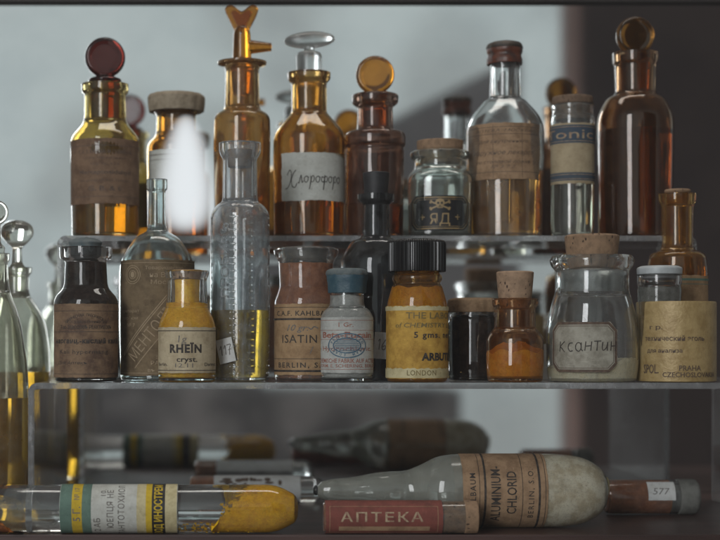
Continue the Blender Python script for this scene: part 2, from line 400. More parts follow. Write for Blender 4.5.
# ------------------------------------------------------------------ turned glassware
UP, LOW = CAM_H+0.0706, CAM_H-0.0221      # tops of the two risers
class Turned:
    """a turned vessel. Standing: profile in photo px (half width, py), base on z0. Lying: (half width, px) along +X."""
    def __init__(s, name, label, cat, c, D, z0=None, lying=None, group=None, yaw=0.0, turn=0.0):
        s.D = D; s.k = D*0.01/FPX; s.lying = lying is not None
        if s.lying:                       # lying = (px of the origin, radius in px); rests on the table
            s.o, rad = lying
            loc = ((s.o-PX0)*s.k, D*0.01, rad*s.k+0.0004); rot = (0, PI/2, yaw); s.sg = 1
        else:
            x = (c-PX0)*s.k; s.o = PY0+(CAM_H-z0)/s.k; s.sg = -1
            loc = (x, D*0.01, z0+0.0003); rot = (0, 0, -math.atan2(x, D*0.01)+math.radians(turn))
        s.root = thing(name, label, cat, loc, rot, group)
        s.ph = random.uniform(0, 6)
    def z(s, v): return (v-s.o)*s.sg*s.k
    def wob(s, amt=0.0025, fun=None):
        ph = s.ph
        def f(t, r, z):
            q = 1+amt*math.sin(2*t+ph)+amt*0.7*math.sin(3*t+ph*2+z*60)
            return q*(fun(t, r, z) if fun else 1.0)
        return f
    def shell(s, prof, mat, wall=2.0, bore=None, neck=None, fun=None, seg=72, name='glass_body', floor=None, top_open=True, sharp=35):
        """prof: outer corners from the base edge to the lip's outer edge"""
        k = s.k
        pts = [(p[0], (p[1]-s.o)*s.sg, p[2] if len(p) > 2 else 1.0) for p in prof]
        if not s.lying: pts[0] = (pts[0][0], 0.0, pts[0][2])
        zb = pts[0][1]
        if top_open: start = [(0, zb+1.2, 0), (pts[0][0]*0.72, zb+0.9, 1.0), (pts[0][0]*0.86, zb, 1.0)] if not s.lying else [(0, zb, 0)]
        out = fillet(start+pts)
        s.outer = [(p[0]*k, p[1]*k) for p in out]
        fl = (floor if floor is not None else wall*1.5)
        zneck = (neck-s.o)*s.sg if neck is not None else 1e9
        body = fillet([(pts[0][0], zb-5, 0)]+pts)
        inner = []
        for i in range(len(body)):
            a, b = body[max(i-1, 0)], body[min(i+1, len(body)-1)]
            d = b-a
            if d.length < 1e-9: continue
            d.normalize(); p = body[i]+Vector((-d.y, d.x))*wall
            if p.y < zb+fl+1.5 or p.x < 0.4: continue
            if p.y > zneck-0.5 and bore is not None: continue
            if inner and p.y <= inner[-1][1]+0.02: continue
            inner.append((p.x, p.y))
        ztop = pts[-1][1]
        if bore is not None:
            inner.append((bore, zneck)); inner.append((bore, ztop-0.6)); inner.append((bore+0.7, ztop))
        else: inner.append((pts[-1][0]-wall, ztop))
        r0 = inner[0][0]
        inner = [(max(r0-2.2, r0*0.7), zb+fl), (r0-0.6, zb+fl+0.5)]+inner
        s.inner = [(r*k, z*k) for r, z in inner]
        poly = [(0, s.outer[0][1])]+s.outer[1:]+list(reversed(s.inner))+[(0, (zb+fl)*k)]
        bm = bmesh.new(); lathe(bm, poly, seg, s.wob(fun=fun)); s.fun = fun
        s.body = obj(name, bm, mat, s.root, sharp); return s.body
    def closed(s, prof, mat, name, fun=None, seg=64, wobble=0.0025, parent=None, sharp=40):
        poly = fillet([(p[0], (p[1]-s.o)*s.sg, p[2] if len(p) > 2 else 1.0) for p in prof])
        bm = bmesh.new(); lathe(bm, [(p[0]*s.k, p[1]*s.k) for p in poly], seg, s.wob(wobble, fun))
        return obj(name, bm, mat, parent or s.root, sharp)
    def rin(s, z):
        P = s.inner
        if z <= P[0][1]: return P[0][0]
        for a, b in zip(P, P[1:]):
            if a[1] <= z <= b[1]: return a[0]+(b[0]-a[0])*((z-a[1])/max(b[1]-a[1], 1e-9))
        return P[-1][0]
    def rout(s, z):
        for a, b in zip(s.outer, s.outer[1:]):
            if min(a[1], b[1]) <= z <= max(a[1], b[1]) and abs(b[1]-a[1]) > 1e-9:
                return a[0]+(b[0]-a[0])*((z-a[1])/(b[1]-a[1]))
        return s.outer[-1][0]
    def fill(s, level, mat, name, over=0.5, bumpy=0.0, clampf=None, dome=0.0, start=None, seg=64, slope=0.0):
        """contents up to LEVEL (px). over > 0: liquid wetting the wall; over < 0: powder with a gap"""
        z0 = s.inner[0][1] if start is None else s.z(start)
        z1 = s.z(level); poly = []
        zs = [z0+(z1-z0)*i/28 for i in range(29)]
        poly.append((0, z0-over*s.k*0.8))
        for z in zs: poly.append((max(s.rin(z)+over*s.k, 1e-4), z-(over*s.k*0.8 if z == z0 else 0)))
        for q in (0.93, 0.75, 0.5, 0.25): poly.append((poly[29][0]*q, z1+dome*s.k*(1-q*q)))
        poly.append((0, z1+dome*s.k))
        bm = bmesh.new(); lathe(bm, poly, seg, s.wob(fun=s.fun))
        if bumpy or slope:
            for v in bm.verts:
                if v.co.z > z1-bumpy*2*s.k or slope:
                    h = bumpy*s.k*(math.sin(v.co.x/s.k*0.31+s.ph)+math.sin(v.co.y/s.k*0.43+s.ph*2)+0.6*math.sin((v.co.x+v.co.y)/s.k*0.9))*0.5
                    w = max(0, min(1, (v.co.z-z0)/(z1-z0)))**4
                    v.co.z += (h+slope*v.co.x)*w
        if clampf:
            for v in bm.verts: v.co = clampf(v.co.copy())
        return obj(name, bm, mat, s.root, 30)
    def _wrap(s, u, b_z, R): 
        t = u*s.k/R; return Vector((R*math.sin(t), -R*math.cos(t), b_z))
    def uu(s, px, R):      # projected px offset -> arc px
        q = max(-0.999, min(0.999, px*s.k/R)); return math.asin(q)*R/s.k
    def label(s, u0, u1, v0, v1, mat, name='paper_label', R=None, off=0.35, chamfer=0.0, rough=0.6, parent=None, th=0.25, arc=False, yshift=0.0):
        """u0,u1: projected px from the centre line (arc px if arc); v0,v1: py (standing) or px (lying)"""
        z0, z1 = sorted((s.z(v0), s.z(v1)))
        if R is None: R = s.rout((z0+z1)/2)
        R = R*1.002+off*s.k; s.R = R
        a0, a1 = (u0, u1) if arc else (s.uu(u0, R), s.uu(u1, R))
        H = (z1-z0)/s.k
        rows = sorted({0.0, H, *[H*i/14 for i in range(15)], *( [chamfer, H-chamfer] if chamfer else [])})
        cols = 26; bm = bmesh.new(); grid = []
        for h in rows:
            ins = max(0.0, chamfer-h, chamfer-(H-h)) if chamfer else 0.0
            j0 = random.uniform(-rough, rough); j1 = random.uniform(-rough, rough)
            row = []
            for c in range(cols+1):
                u = (a0+ins+j0)+((a1-ins+j1)-(a0+ins+j0))*c/cols
                jz = random.uniform(-rough, rough)*0.6*s.k if h in (0.0, H) else 0
                row.append(bm.verts.new(s._wrap(u, z0+h*s.k+jz, R)))
            grid.append(row)
        for a, b in zip(grid, grid[1:]):
            for c in range(cols): bm.faces.new((a[c], a[c+1], b[c+1], b[c]))
        bm.normal_update()
        bmesh.ops.solidify(bm, geom=bm.faces[:], thickness=th*s.k)
        bmesh.ops.recalc_face_normals(bm, faces=bm.faces)
        o = obj(name, bm, mat, parent or s.root, 60); s.last = o; return o
    def ink(s, ink, mat, name='lettering', parent=None, lift=0.12, R=None):
        """marks: u arc px; b holds the photo row/column the mark sits on (converted by V())"""
        R = (R or s.R)+lift*s.k; bm = bmesh.new()
        vs = [bm.verts.new((u, b, 0)) for u, b in ink.v]
        for f in ink.f:
            try: bm.faces.new([vs[i] for i in f])
            except ValueError: pass
        step = max(1.2, math.sqrt(8*R/s.k*0.05)); u = math.ceil(min(p[0] for p in ink.v)/step)*step; ue = max(p[0] for p in ink.v)
        while u < ue:
            bmesh.ops.bisect_plane(bm, geom=bm.verts[:]+bm.edges[:]+bm.faces[:], dist=1e-5, plane_co=(u+0.0137, 0, 0), plane_no=(1, 0, 0)); u += step
        for v in bm.verts: v.co = s._wrap(v.co.x, v.co.y*s.k, R)
        bm.normal_update()
        for f in bm.faces:
            c = f.calc_center_median()
            if f.normal.x*c.x+f.normal.y*c.y < 0: f.normal_flip()
        return obj(name, bm, mat, parent or s.last, 60)
    def V(s, v): return (v-s.o)*s.sg       # photo row/column -> b

def disc_stopper(B, cy, rad, thick, stem, mat, dish=0.12, name='stopper', parent=None, turn=0.0):
    """flat round stopper head facing forward, on a turned plug (stem: closed profile)"""
    k = B.k; bm = bmesh.new()
    prof = fillet([(0, -thick*(1-dish), 0), (rad*0.62, -thick*(1-dish*0.8), 2), (rad*0.86, -thick, 2), (rad, 0, thick), (rad*0.86, thick, 2), (rad*0.62, thick*(1-dish*0.8), 2), (0, thick*(1-dish), 0)])
    lathe(bm, [(p[0]*k, p[1]*k) for p in prof], 64)
    bmesh.ops.transform(bm, matrix=Matrix.Translation((0, 0, B.z(cy))) @ Matrix.Rotation(turn, 4, 'Z') @ Matrix.Rotation(PI/2, 4, 'X'), verts=bm.verts)
    b2 = bmesh.new()
    stem = [p for p in stem if p[1] > cy+rad-2]; stem += [(thick*0.9, cy+rad-3, 1), (0, cy+rad-4, 0)]
    poly = fillet([(p[0], B.V(p[1]), p[2] if len(p) > 2 else 1.0) for p in stem])
    lathe(b2, [(p[0]*k, p[1]*k) for p in poly], 48)
    tmp = bpy.data.meshes.new('x'); b2.to_mesh(tmp); b2.free(); bm.from_mesh(tmp); bpy.data.meshes.remove(tmp)
    return link(name, remeshed(bm, 0.55*k, 5), mat, parent or B.root, 60)

# ================================================================== SETTING
def wood():
    m, t, out = new_mat('dark_red_brown_wood')
    c = mixcol(t, mrange(t, noise(t, 22, 5, 0.6, (0.25, 3, 3)), 0.3, 0.72), (0.085, 0.045, 0.038), (0.04, 0.022, 0.019))
    p = prin(t, c, 0.42); bump(t, noise(t, 90, 4, 0.6, (0.2, 3, 3)), 0.2, 0.0005, p); t.links.new(p.outputs[0], out.inputs[0]); return m
def mirror():
    m, t, out = new_mat('old_mirror')
    p = prin(t, mixcol(t, mrange(t, noise(t, 14, 3), 0.3, 0.75), (0.86, 0.88, 0.88), (0.76, 0.79, 0.80)), 0.035, Metallic=1.0)
    t.links.new(p.outputs[0], out.inputs[0]); return m
bm = bmesh.new(); box(bm, -0.5, 0.75, 0.878, 1.13, -0.03, 0.0)
bmesh.ops.bevel(bm, geom=bm.edges[:], offset=0.0012, segments=2, affect='EDGES')
structure('table_top', bm, wood())
bm = bmesh.new(); box(bm, -0.6, 0.85, 1.1305, 1.14, -0.03, 0.3605); structure('mirror_wall', bm, mirror())
bm = bmesh.new(); box(bm, -0.6, 0.85, 1.122, 1.14, 0.3615, 0.394); structure('wall_trim', bm, solid('dark_case_frame', (0.035, 0.028, 0.026), rough=0.6))
# what stands across the room and shows in the mirror wall
RS = 376.0*0.01/FPX; RY = -1.5
def rx(px): return (px-PX0)*RS
def rz(py): return CAM_H+(PY0-py)*RS
bm = bmesh.new(); box(bm, rx(579), rx(579)+2.4, RY-0.1, RY, -0.8, 1.9)
structure('doorway', bm, solid('dark_doorway', (0.10, 0.07, 0.066), (0.065, 0.04, 0.044), rough=0.9, scale=3, bs=0, spec=0.1))
bm = bmesh.new(); box(bm, rx(565.5), rx(578.5), RY-0.06, RY+0.02, -0.8, 1.9)
structure('doorway_frame', bm, solid('faded_pinkish_door_frame', (0.85, 0.60, 0.55), rough=0.8, scale=4, bs=0, spec=0.1))
bm = bmesh.new(); prism(bm, [(rx(250), rz(191)), (rx(250), rz(345)), (rx(521), rz(345)), (rx(521), rz(54))], RY-0.05, RY)
structure('stair_wall', bm, solid('slate_grey_stair_side', (0.50, 0.52, 0.56), rough=0.9, scale=4, bs=0, spec=0.1))
bm = bmesh.new(); box(bm, -2.4, rx(262), RY-0.5, RY+0.08, -0.8, rz(384)); box(bm, rx(262.5), rx(460), RY-0.4, RY+0.02, -0.8, rz(390)); box(bm, rx(120), rx(141), RY-0.2, RY-0.1, rz(390), rz(352))
structure('room_bench', bm, solid('dark_bench', (0.16, 0.16, 0.17), (0.66, 0.65, 0.66), rough=0.8, scale=5, bs=0, spec=0.1))

# ================================================================== ACRYLIC RISERS
def riser(x0, x1, y0, y1, z0, z1, label):
    th, R = 0.0036, 0.0056
    root = thing('display_riser', label, 'riser', ((x0+x1)/2, (y0+y1)/2, z0), (0, 0, 0), 'clear acrylic display risers')
    hx, h = (x1-x0)/2, z1-z0
    def path(off, rad):
        p = [(-hx+off, 0)]
        for i in range(9):
            a = PI-PI/2*i/8; p.append((-hx+off+rad+rad*math.cos(a), h-off-rad+rad*math.sin(a)))
        for i in range(9):
            a = PI/2-PI/2*i/8; p.append((hx-off-rad+rad*math.cos(a), h-off-rad+rad*math.sin(a)))
        p.append((hx-off, 0)); return p
    o, i_ = path(0, R), path(th, R-th)
    bm = bmesh.new(); d = (y1-y0)/2; rings = []
    for (xo, zo), (xi, zi) in zip(o, i_):
        rings.append([bm.verts.new(q) for q in ((xo, -d, zo), (xo, d, zo), (xi, d, zi), (xi, -d, zi))])
    for a, b in zip(rings, rings[1:]):
        for j in range(4): bm.faces.new((a[j], a[(j+1) % 4], b[(j+1) % 4], b[j]))
    bm.faces.new(rings[0]); bm.faces.new(rings[-1])
    bmesh.ops.recalc_face_normals(bm, faces=bm.faces)
    sh = [e for e in bm.edges if len(e.link_faces) == 2 and e.calc_face_angle() > 1.0]
    bmesh.ops.bevel(bm, geom=sh, offset=0.0005, segments=2, affect='EDGES')
    o = obj('riser_sheet', bm, M['acrylic'], root, 30); o.data.materials.append(M['edge'])
    for p in o.data.polygons:
        if abs(p.normal.y) > 0.4: p.material_index = 1
def xat(px, D): return (px-PX0)*D*0.01/FPX
riser(xat(28, 89.5), xat(812, 89.5), 0.895, 1.072, 0.0004, LOW, 'large clear acrylic riser on the table with the lower row of bottles on it')
riser(xat(57, 98.7), xat(697, 98.7), 0.987, 1.066, LOW+0.0004, UP, 'smaller clear acrylic riser carrying the upper row of bottles')

GU, GL, GT = 'bottles along the upper shelf', 'bottles along the lower shelf', 'glass tubes lying on the table'
DU = 101.5
# ================================================================== UPPER ROW
# -- honey bottle with dark red disc stopper
B = Turned('amber_bottle', 'honey amber bottle with dark red round stopper and wide brown paper label', 'bottle', 105, DU, UP, group=GU)
B.shell([(33, 238, 4), (34.5, 150, 6), (34, 138, 10), (21, 123, 6), (20.5, 95, 2), (23.5, 93, 1.5), (23.5, 85, 1.5)], M['honey'], 2.2, 16.5, 122)
B.fill(205, M['liq_gold'], 'liquid', 0.6)
disc_stopper(B, 58, 21, 7, [(0, 121, 0), (14, 121, 1), (15.6, 84, 1), (17, 80, 2), (16, 76, 2), (9, 74, 2), (8, 66, 0), (0, 62, 0)], M['reddisc'])
B.label(-34, 34, 143, 207, M['lab_brown'])
k = Ink(); V = B.V
for t, v, h, w, bd in (('C. A. F. KAHLBAUM CHEMISCHE', 156, 3.6, 58, .02), ('Fabriken Adlershof bei Berlin', 162, 2.2, 46, 0), ('10 gr. No. 4 2 8', 168, 2.2, 28, 0),
                       ('Mercaptoaldehyd', 176, 3.8, 56, .03), ('bei gewöhnlicher Temper.', 184, 2.6, 54, 0), ('G. B. & 6', 192, 4.6, 34, .03)): k.text(t, 0, V(v), h, w, bold=bd)
for v in (150, 200): k.stroke([(-48, V(v)), (48, V(v))], 0.6)
B.ink(k, M['ink_soft'])

# -- bottle with cloth covered cap
B = Turned('amber_bottle', 'amber bottle with beige cloth tied over its cap and small white label', 'bottle', 176, 103.6, UP, group=GU)
B.shell([(28, 238, 4), (29, 156, 6), (28.5, 144, 9), (20, 136, 5), (19.5, 116, 2), (22, 113, 1.5), (22, 106, 1.5)], M['amber'], 2.2, 15.5, 136)
B.fill(200, M['liq_orange'], 'liquid', 0.6)
B.closed([(22.6, 112, 0), (27, 113, 1), (28, 107, 1), (28.5, 98, 2), (26, 95, 2), (0, 94, 0)], M['cloth'], 'cloth_cap', lambda t, r, z: 1+.018*math.sin(13*t)+.012*math.sin(29*t))
B.label(-27, 27, 153, 192, M['lab_white'])
k = Ink(); V = B.V
for v, w in ((158, .8), (163, .5), (186, .8)): k.stroke([(-32, V(v)), (32, V(v))], w)
B.ink(k, M['ink_soft'], 'label_rule')

# -- tall amber bottle with heart shaped tap
B = Turned('amber_bottle', 'tall slim amber bottle with heart shaped amber glass tap on top', 'bottle', 242, DU, UP, group=GU)
B.shell([(27, 238, 4), (28.5, 140, 8), (28, 116, 12), (17.5, 110, 5), (16.5, 72, 4), (18, 67, 2), (24.5, 65, 1), (24.5, 62.5, 1)], M['tawny'], 2.0, 12.5, 108)
B.fill(196, M['liq_orange'], 'liquid', 0.6)
kk = B.k; bm = bmesh.new(); V = B.V
heart = [(-5, 36), (-9.5, 27), (-15.5, 15), (-17, 10.5), (-14.5, 7.2), (-10.5, 6.4), (-6.5, 8.2), (-2.5, 11.6), (0, 12.6), (2.5, 11.6), (6.5, 8.2), (10.5, 6.4), (14.5, 7.2), (17, 10.5), (15.5, 15), (9.5, 27), (6, 36)]
prism(bm, [((x-0.5)*kk, V(y)*kk) for x, y in heart], -5*kk, 5*kk)
inner_h = [(x*0.62, 19+(y-18)*0.62) for x, y in heart]
lathe(bm, rmul(kk, [(p[0], p[1]) for p in fillet([(0, V(96), 0), (9.5, V(96), 1), (12, V(64), 1), (9.5, V(60), 2), (8.5, V(34), 2), (7, V(28), 2), (0, V(24), 0)])]), 40)
b2 = bmesh.new(); lathe(b2, rmul(kk, fillet([(0, 2, 0), (7.5, 3, 1), (6.5, 12, 1), (4.2, 28, 1), (4.6, 29.5, .5), (0, 29.5, 0)])), 32)
bmesh.ops.transform(b2, matrix=Matrix.Translation((0, 0, V(47.5)*kk)) @ Matrix.Rotation(PI/2, 4, 'Y'), verts=b2.verts)
tmp = bpy.data.meshes.new('x'); b2.to_mesh(tmp); b2.free(); bm.from_mesh(tmp)
me = remeshed(bm, 0.5*kk, 6)
tap = link('tap_stopper', me, M['ytap'], B.root, 60)
bm = bmesh.new(); prism(bm, [((x-0.5)*kk, V(y)*kk) for x, y in inner_h], -5.6*kk, -4.4*kk)
link('raised_heart', remeshed(bm, 0.35*kk, 5), M['ytap'], tap, 60)

# -- chloroform bottle with grey T handle stopper
B = Turned('amber_bottle', 'round shouldered amber bottle with grey glass T handle stopper and white handwritten label', 'bottle', 309, DU, UP, group=GU)
B.shell([(34.5, 238, 5), (36, 150, 8), (35.5, 134, 16), (22, 118, 8), (17.5, 113, 3), (17.5, 84, 2), (21.5, 80, 2), (21.5, 73.5, 2)], M['amber'], 2.2, 13, 113)
B.fill(204, M['liq_orange'], 'liquid', 0.6)
bm = bmesh.new(); V = B.V; kk = B.k
lathe(bm, rmul(kk, fillet([(0, V(108), 0), (11, V(108), 1), (12.6, V(74), 1), (13, V(56), 2), (11, V(53), 2), (5, V(52), 3), (5.5, V(46), 3), (0, V(42), 0)])), 48)
b2 = bmesh.new(); bmesh.ops.create_uvsphere(b2, u_segments=48, v_segments=24, radius=1)
bmesh.ops.transform(b2, matrix=Matrix.Translation((0.5*kk, 0, V(40.5)*kk)) @ Matrix.Rotation(-0.05, 4, 'Y') @ Matrix.Diagonal((25.5*kk, 9*kk, 8.5*kk, 1)), verts=b2.verts)
tmp = bpy.data.meshes.new('x'); b2.to_mesh(tmp); b2.free(); bm.from_mesh(tmp)
link('stopper', remeshed(bm, 0.55*kk, 5), M['frost'], B.root, 60)
B.label(-27, 36, 157, 204, M['lab_white'])
k = Ink(); w = 0.85; b0 = V(186)
u = -24
k.curve([(u+1, b0+7), (u+4, b0+12), (u+6, b0+9), (u+5, b0+1), (u+2, b0-5), (u-1, b0-6)], w); k.curve([(u+11, b0+12), (u+8, b0+8), (u+6, b0+2), (u+7, b0-4), (u+10, b0-5), (u+12, b0-1)], w)
def hand(k, pts, u, b, s, w): k.curve([(u+x*s, b+y*s) for x, y in pts], w)
lt_l = [(0, 0), (1, -1), (2.2, 4), (3, 6), (3.4, 2), (3.8, -.5), (5, 1)]
lt_o = [(2.5, 5), (.8, 3.4), (1, .6), (2.6, -.4), (4, 1.5), (3.8, 4.4), (2.5, 5), (5, 3.8)]
lt_r = [(.6, 5), (1, 3), (.2, -3), (-.6, -6.5), (.8, -1), (1.6, 4), (3, 5.4), (4, 3), (3, .2), (1.4, 0)]
lt_f = [(2, 3.5), (.6, 4.6), (-.2, 2), (.8, 0), (2.4, 1), (3, 6), (1.6, -7), (2.6, -1), (3.2, 4), (4.6, 5), (5.6, 3), (4.8, .2), (3.2, .6)]
for i, (lt, du) in enumerate(((lt_l, -11), (lt_o, -5.4), (lt_r, .8), (lt_o, 6), (lt_f, 12.6), (lt_o, 19.4), (lt_r, 25.4), (lt_o, 30.6))): hand(k, lt, du, b0, 1.12, w)
B.ink(k, M['ink'], 'handwriting')

# -- plum brown bottle with amber disc stopper
B = Turned('brown_bottle', 'square shouldered dark plum brown bottle with pebbled band and round amber stopper', 'bottle', 375, DU, UP, group=GU)
B.shell([(28, 238, 4), (29, 152, 2), (28, 149, 1.5), (30.5, 146, 1.5), (30.5, 137, 2), (28.5, 133, 3), (19, 131, 3), (18, 127, 3), (17.5, 108, 2), (23, 104, 2), (23.5, 96, 3), (20, 94.5, 1)], M['violet'], 2.2, 13.5, 130)
B.fill(206, M['liq_amber'], 'liquid', 0.6)
disc_stopper(B, 75.5, 20, 6, [(0, 131, 0), (11.5, 131, 1), (13, 97, 1), (14.5, 94, 1.5), (13, 91.5, 2), (7, 90, 2), (7, 82, 0), (0, 78, 0)], M['disc'])

# -- poison jar
B = Turned('poison_jar', 'squat greenish glass jar with cork and black skull and crossbones label', 'jar', 440, DU-0.6, UP, group=GU)
sq = lambda e: (lambda t, r, z: 1.0/((abs(math.cos(t))**e+abs(math.sin(t))**e)**(1.0/e)))
def sqbody(t, r, z, B=B):
    q = max(0.0, min(1.0, (B.z(172)-z)/(8*B.k))); return 1+(sq(5)(t, r, z)-1)*0.55*q
B.shell([(31, 238, 4), (32.5, 186, 4), (31.5, 176, 9), (25.5, 170, 4), (25, 161, 2), (29, 159, 2), (29.5, 153.5, 2.5), (27, 152, 1)], M['green'], 2.4, 21, 169, fun=sqbody)
B.fill(206, M['pow_grey'], 'grey_contents', 0.4, 1.2)
B.closed([(0, 165, 0), (19.5, 165, 1), (20.6, 153, 0), (22.8, 150, 1), (23.2, 141.5, 1.2), (0, 140, 0)], M['cork'], 'cork')
B.fun = None
lab = B.label(-27.5, 27, 199, 233, M['lab_black'], chamfer=6, R=33.4*B.k, rough=0.1)
k = Ink(); V = B.V
def octa(h, w_, c, v): return [(-w_+c, v-h), (w_-c, v-h), (w_, v-h+c), (w_, v+h-c), (w_-c, v+h), (-w_+c, v+h), (-w_, v+h-c), (-w_, v-h+c)]
k.stroke(octa(15.2, 29.5, 5.2, V(216)), 1.0, close=True); k.stroke(octa(13.2, 27, 4.2, V(216)), 0.4, close=True)
k.text('ЯД', 0, V(222), 10, 20, bold=.0)
for u in (-18, 18): k.stroke([(-2.6, 0), (2.6, 0)], 1, u, V(220)); k.stroke([(0, -2.6), (0, 2.6)], 1, u, V(220))
for sgn in (1, -1):
    k.stroke([(-8.5, -3.2*sgn), (8.5, 3.2*sgn)], 1.5, 0, V(208.5))
    for e in (-1, 1): k.disc(e*8.8, V(208.5)+e*sgn*3.9, 1.3, 1.1); k.disc(e*9.4, V(208.5)+e*sgn*2.7, 1.1, 1.1)
k.disc(0, V(206), 4.6, 4.0); k.poly([(-2.6, -5.4), (2.6, -5.4), (3.2, 0), (-3.2, 0)], 0, V(206))
B.ink(k, M['gilt'], 'gilt_emblem')
k = Ink()
for u in (-1.8, 1.8): k.disc(u, V(206.4), 1.15, 1.2)
k.poly([(-.7, -1), (.7, -1), (0, .7)], 0, V(208.6)); k.stroke([(-1.8, V(210.2)), (1.8, V(210.2))], 0.5)
B.ink(k, M['lab_black'], 'skull_hollows', lift=0.26)

# -- large clear bottle with wax seal
B = Turned('clear_bottle', 'large clear glass bottle half full of amber liquid with brown wax sealed top', 'bottle', 505, DU+0.4, UP, group=GU)
B.shell([(36.5, 238, 4), (38.5, 150, 8), (38.5, 122, 22), (20, 101, 10), (15.5, 99, 3), (14.5, 70, 2), (15.5, 62, 1), (15.5, 56, 1)], M['dusty'], 2.2, 11, 100, fun=lambda t, r, z: 1-.10*(math.cos(t)**2))
B.fill(172, M['liq_amber'], 'liquid', 0.6)
B.closed([(16.2, 64, 0), (17.5, 65.5, 1), (17.8, 60, 2), (16, 56, 2), (18, 52, 3), (17, 45, 4), (9, 43, 3), (0, 43.5, 0)], M['wax_red'], 'wax_seal', lambda t, r, z: 1+.03*math.sin(3*t+1)+.02*math.sin(7*t))
B.closed([(17.6, 50, 1), (18.4, 48, 1), (16.5, 44, 3), (9, 42.2, 3), (0, 42.4, 0)], M['wax_dark'], 'wax_crust', lambda t, r, z: 1+.03*math.sin(3*t+1)+.02*math.sin(7*t))
B.fun = lambda t, r, z: 1-.10*(math.cos(t)**2)
B.label(-38, 33, 128, 183, M['lab_kraft'], R=36*B.k, rough=0.6)
k = Ink(); V = B.V
for v in (132, 139, 176): k.stroke([(-52, V(v)), (40, V(v))], 0.5)
for u in (-12, 17): k.stroke([(u, V(129)), (u+0.5, V(182))], 0.4)
for t, v, h, w_ in (('АПТЕКА  МОСКВА', 135.5, 2.6, 60), ('для внутренняго', 146, 3, 52), ('Наружное лекарст', 157, 4.2, 66), ('по столовой ложкѣ', 166, 3, 58), ('№ 3 7 2', 171, 2.6, 24)): k.text(t, -2, V(v), h, w_, shear=.25)
B.ink(k, M['ink_soft'])

# -- narrow tonic vial
B = Turned('glass_vial', 'narrow straight vial with flat cork and navy and sand banded label', 'vial', 572.5, DU-0.3, UP, group=GU)
B.shell([(20.5, 238, 3), (21.5, 224, 2), (21.5, 120, 4), (20, 112, 2), (21, 109, 1), (21, 106, 1)], M['dusty'], 1.8, 18, 116)
B.fill(184, M['liq_pale'], 'liquid', 0.5)
B.closed([(0, 121, 0), (17.2, 121, 1), (17.8, 106, 0), (20.2, 105, 1), (20, 97.5, 1.5), (0, 96.5, 0)], M['cork_dark'], 'cork')
B.label(-21.3, 21.3, 126, 186, M['lab_sand'])
lab = B.last; V = B.V
k = Ink(); k.poly([(-31, V(146)), (-15, V(146)), (0, V(146)), (15, V(146)), (31, V(146)), (31, V(128)), (15, V(128)), (0, V(128)), (-15, V(128)), (-31, V(128))]); k2 = Ink()
for a, b_ in ((128, 146), (175, 183)):
    for i in range(30): k2.poly([(-31+62*i/30, V(b_)), (-31+62*(i+1)/30, V(b_)), (-31+62*(i+1)/30, V(a)), (-31+62*i/30, V(a))])
B.ink(k2, M['lab_blue'], 'navy_band', lab)
k = Ink(); k.text('Tonic', -5, V(137), 9, 58, bold=.0)
B.ink(k, M['ink_cream'], 'lettering', lab, lift=0.3)
for v in (130, 144, 177, 181.5):
    k = Ink(); k.stroke([(-31, V(v)), (31, V(v))], 0.5); B.ink(k, M['ink_cream'], 'label_rule', lab, lift=0.3)

# -- large umber bottle
B = Turned('brown_bottle', 'tall wide dark brown bottle with round brown stopper, the biggest of the upper row', 'bottle', 635, DU, UP, group=GU)
B.shell([(35.5, 238, 5), (37.5, 150, 8), (37.5, 116, 18), (28, 99, 8), (19.5, 95, 4), (20.5, 66, 3), (22, 64, 1.5), (22.5, 54, 2)], M['umber'], 2.4, 15.5, 96)
B.fill(132, M['liq_brown'], 'liquid', 0.6)
disc_stopper(B, 36.5, 20, 7, [(0, 96, 0), (13.5, 96, 1), (15, 56, 1), (16.5, 53, 1.5), (15, 51, 2), (8, 50, 2), (8, 44, 0), (0, 40, 0)], M['browndisc'], turn=0.25)

# -- glare on the case glass, put in as an added glowing shape
def glare_mat():
    m, t, out = new_mat('glare_emission')
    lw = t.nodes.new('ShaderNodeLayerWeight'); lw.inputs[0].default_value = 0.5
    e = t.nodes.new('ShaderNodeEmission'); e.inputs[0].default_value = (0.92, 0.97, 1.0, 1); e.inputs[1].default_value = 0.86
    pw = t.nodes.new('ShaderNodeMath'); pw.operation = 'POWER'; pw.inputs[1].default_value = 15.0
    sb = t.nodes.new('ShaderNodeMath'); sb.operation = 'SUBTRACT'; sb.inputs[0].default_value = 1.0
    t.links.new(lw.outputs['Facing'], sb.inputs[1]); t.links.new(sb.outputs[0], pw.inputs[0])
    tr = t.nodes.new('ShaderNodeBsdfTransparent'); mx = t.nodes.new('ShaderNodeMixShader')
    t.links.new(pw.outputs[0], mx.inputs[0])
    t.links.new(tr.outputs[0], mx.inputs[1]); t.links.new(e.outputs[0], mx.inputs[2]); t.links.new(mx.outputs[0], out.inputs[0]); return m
B = Turned('glare_shape', 'added glowing shape for case glass glare before the amber bottle with cloth cap', 'glare', 186, 100.2, UP)
B.closed([(46*math.sin(PI*q/60)**0.85*(1.0-0.42*(1-math.cos(PI*q/60))/2), 240-128*(1-math.cos(PI*q/60))/2, 0) for q in range(61)], glare_mat(), 'glare_glow', lambda t, r, z: 1/math.sqrt((math.cos(t)/0.5)**2+math.sin(t)**2), seg=200, wobble=0.0)

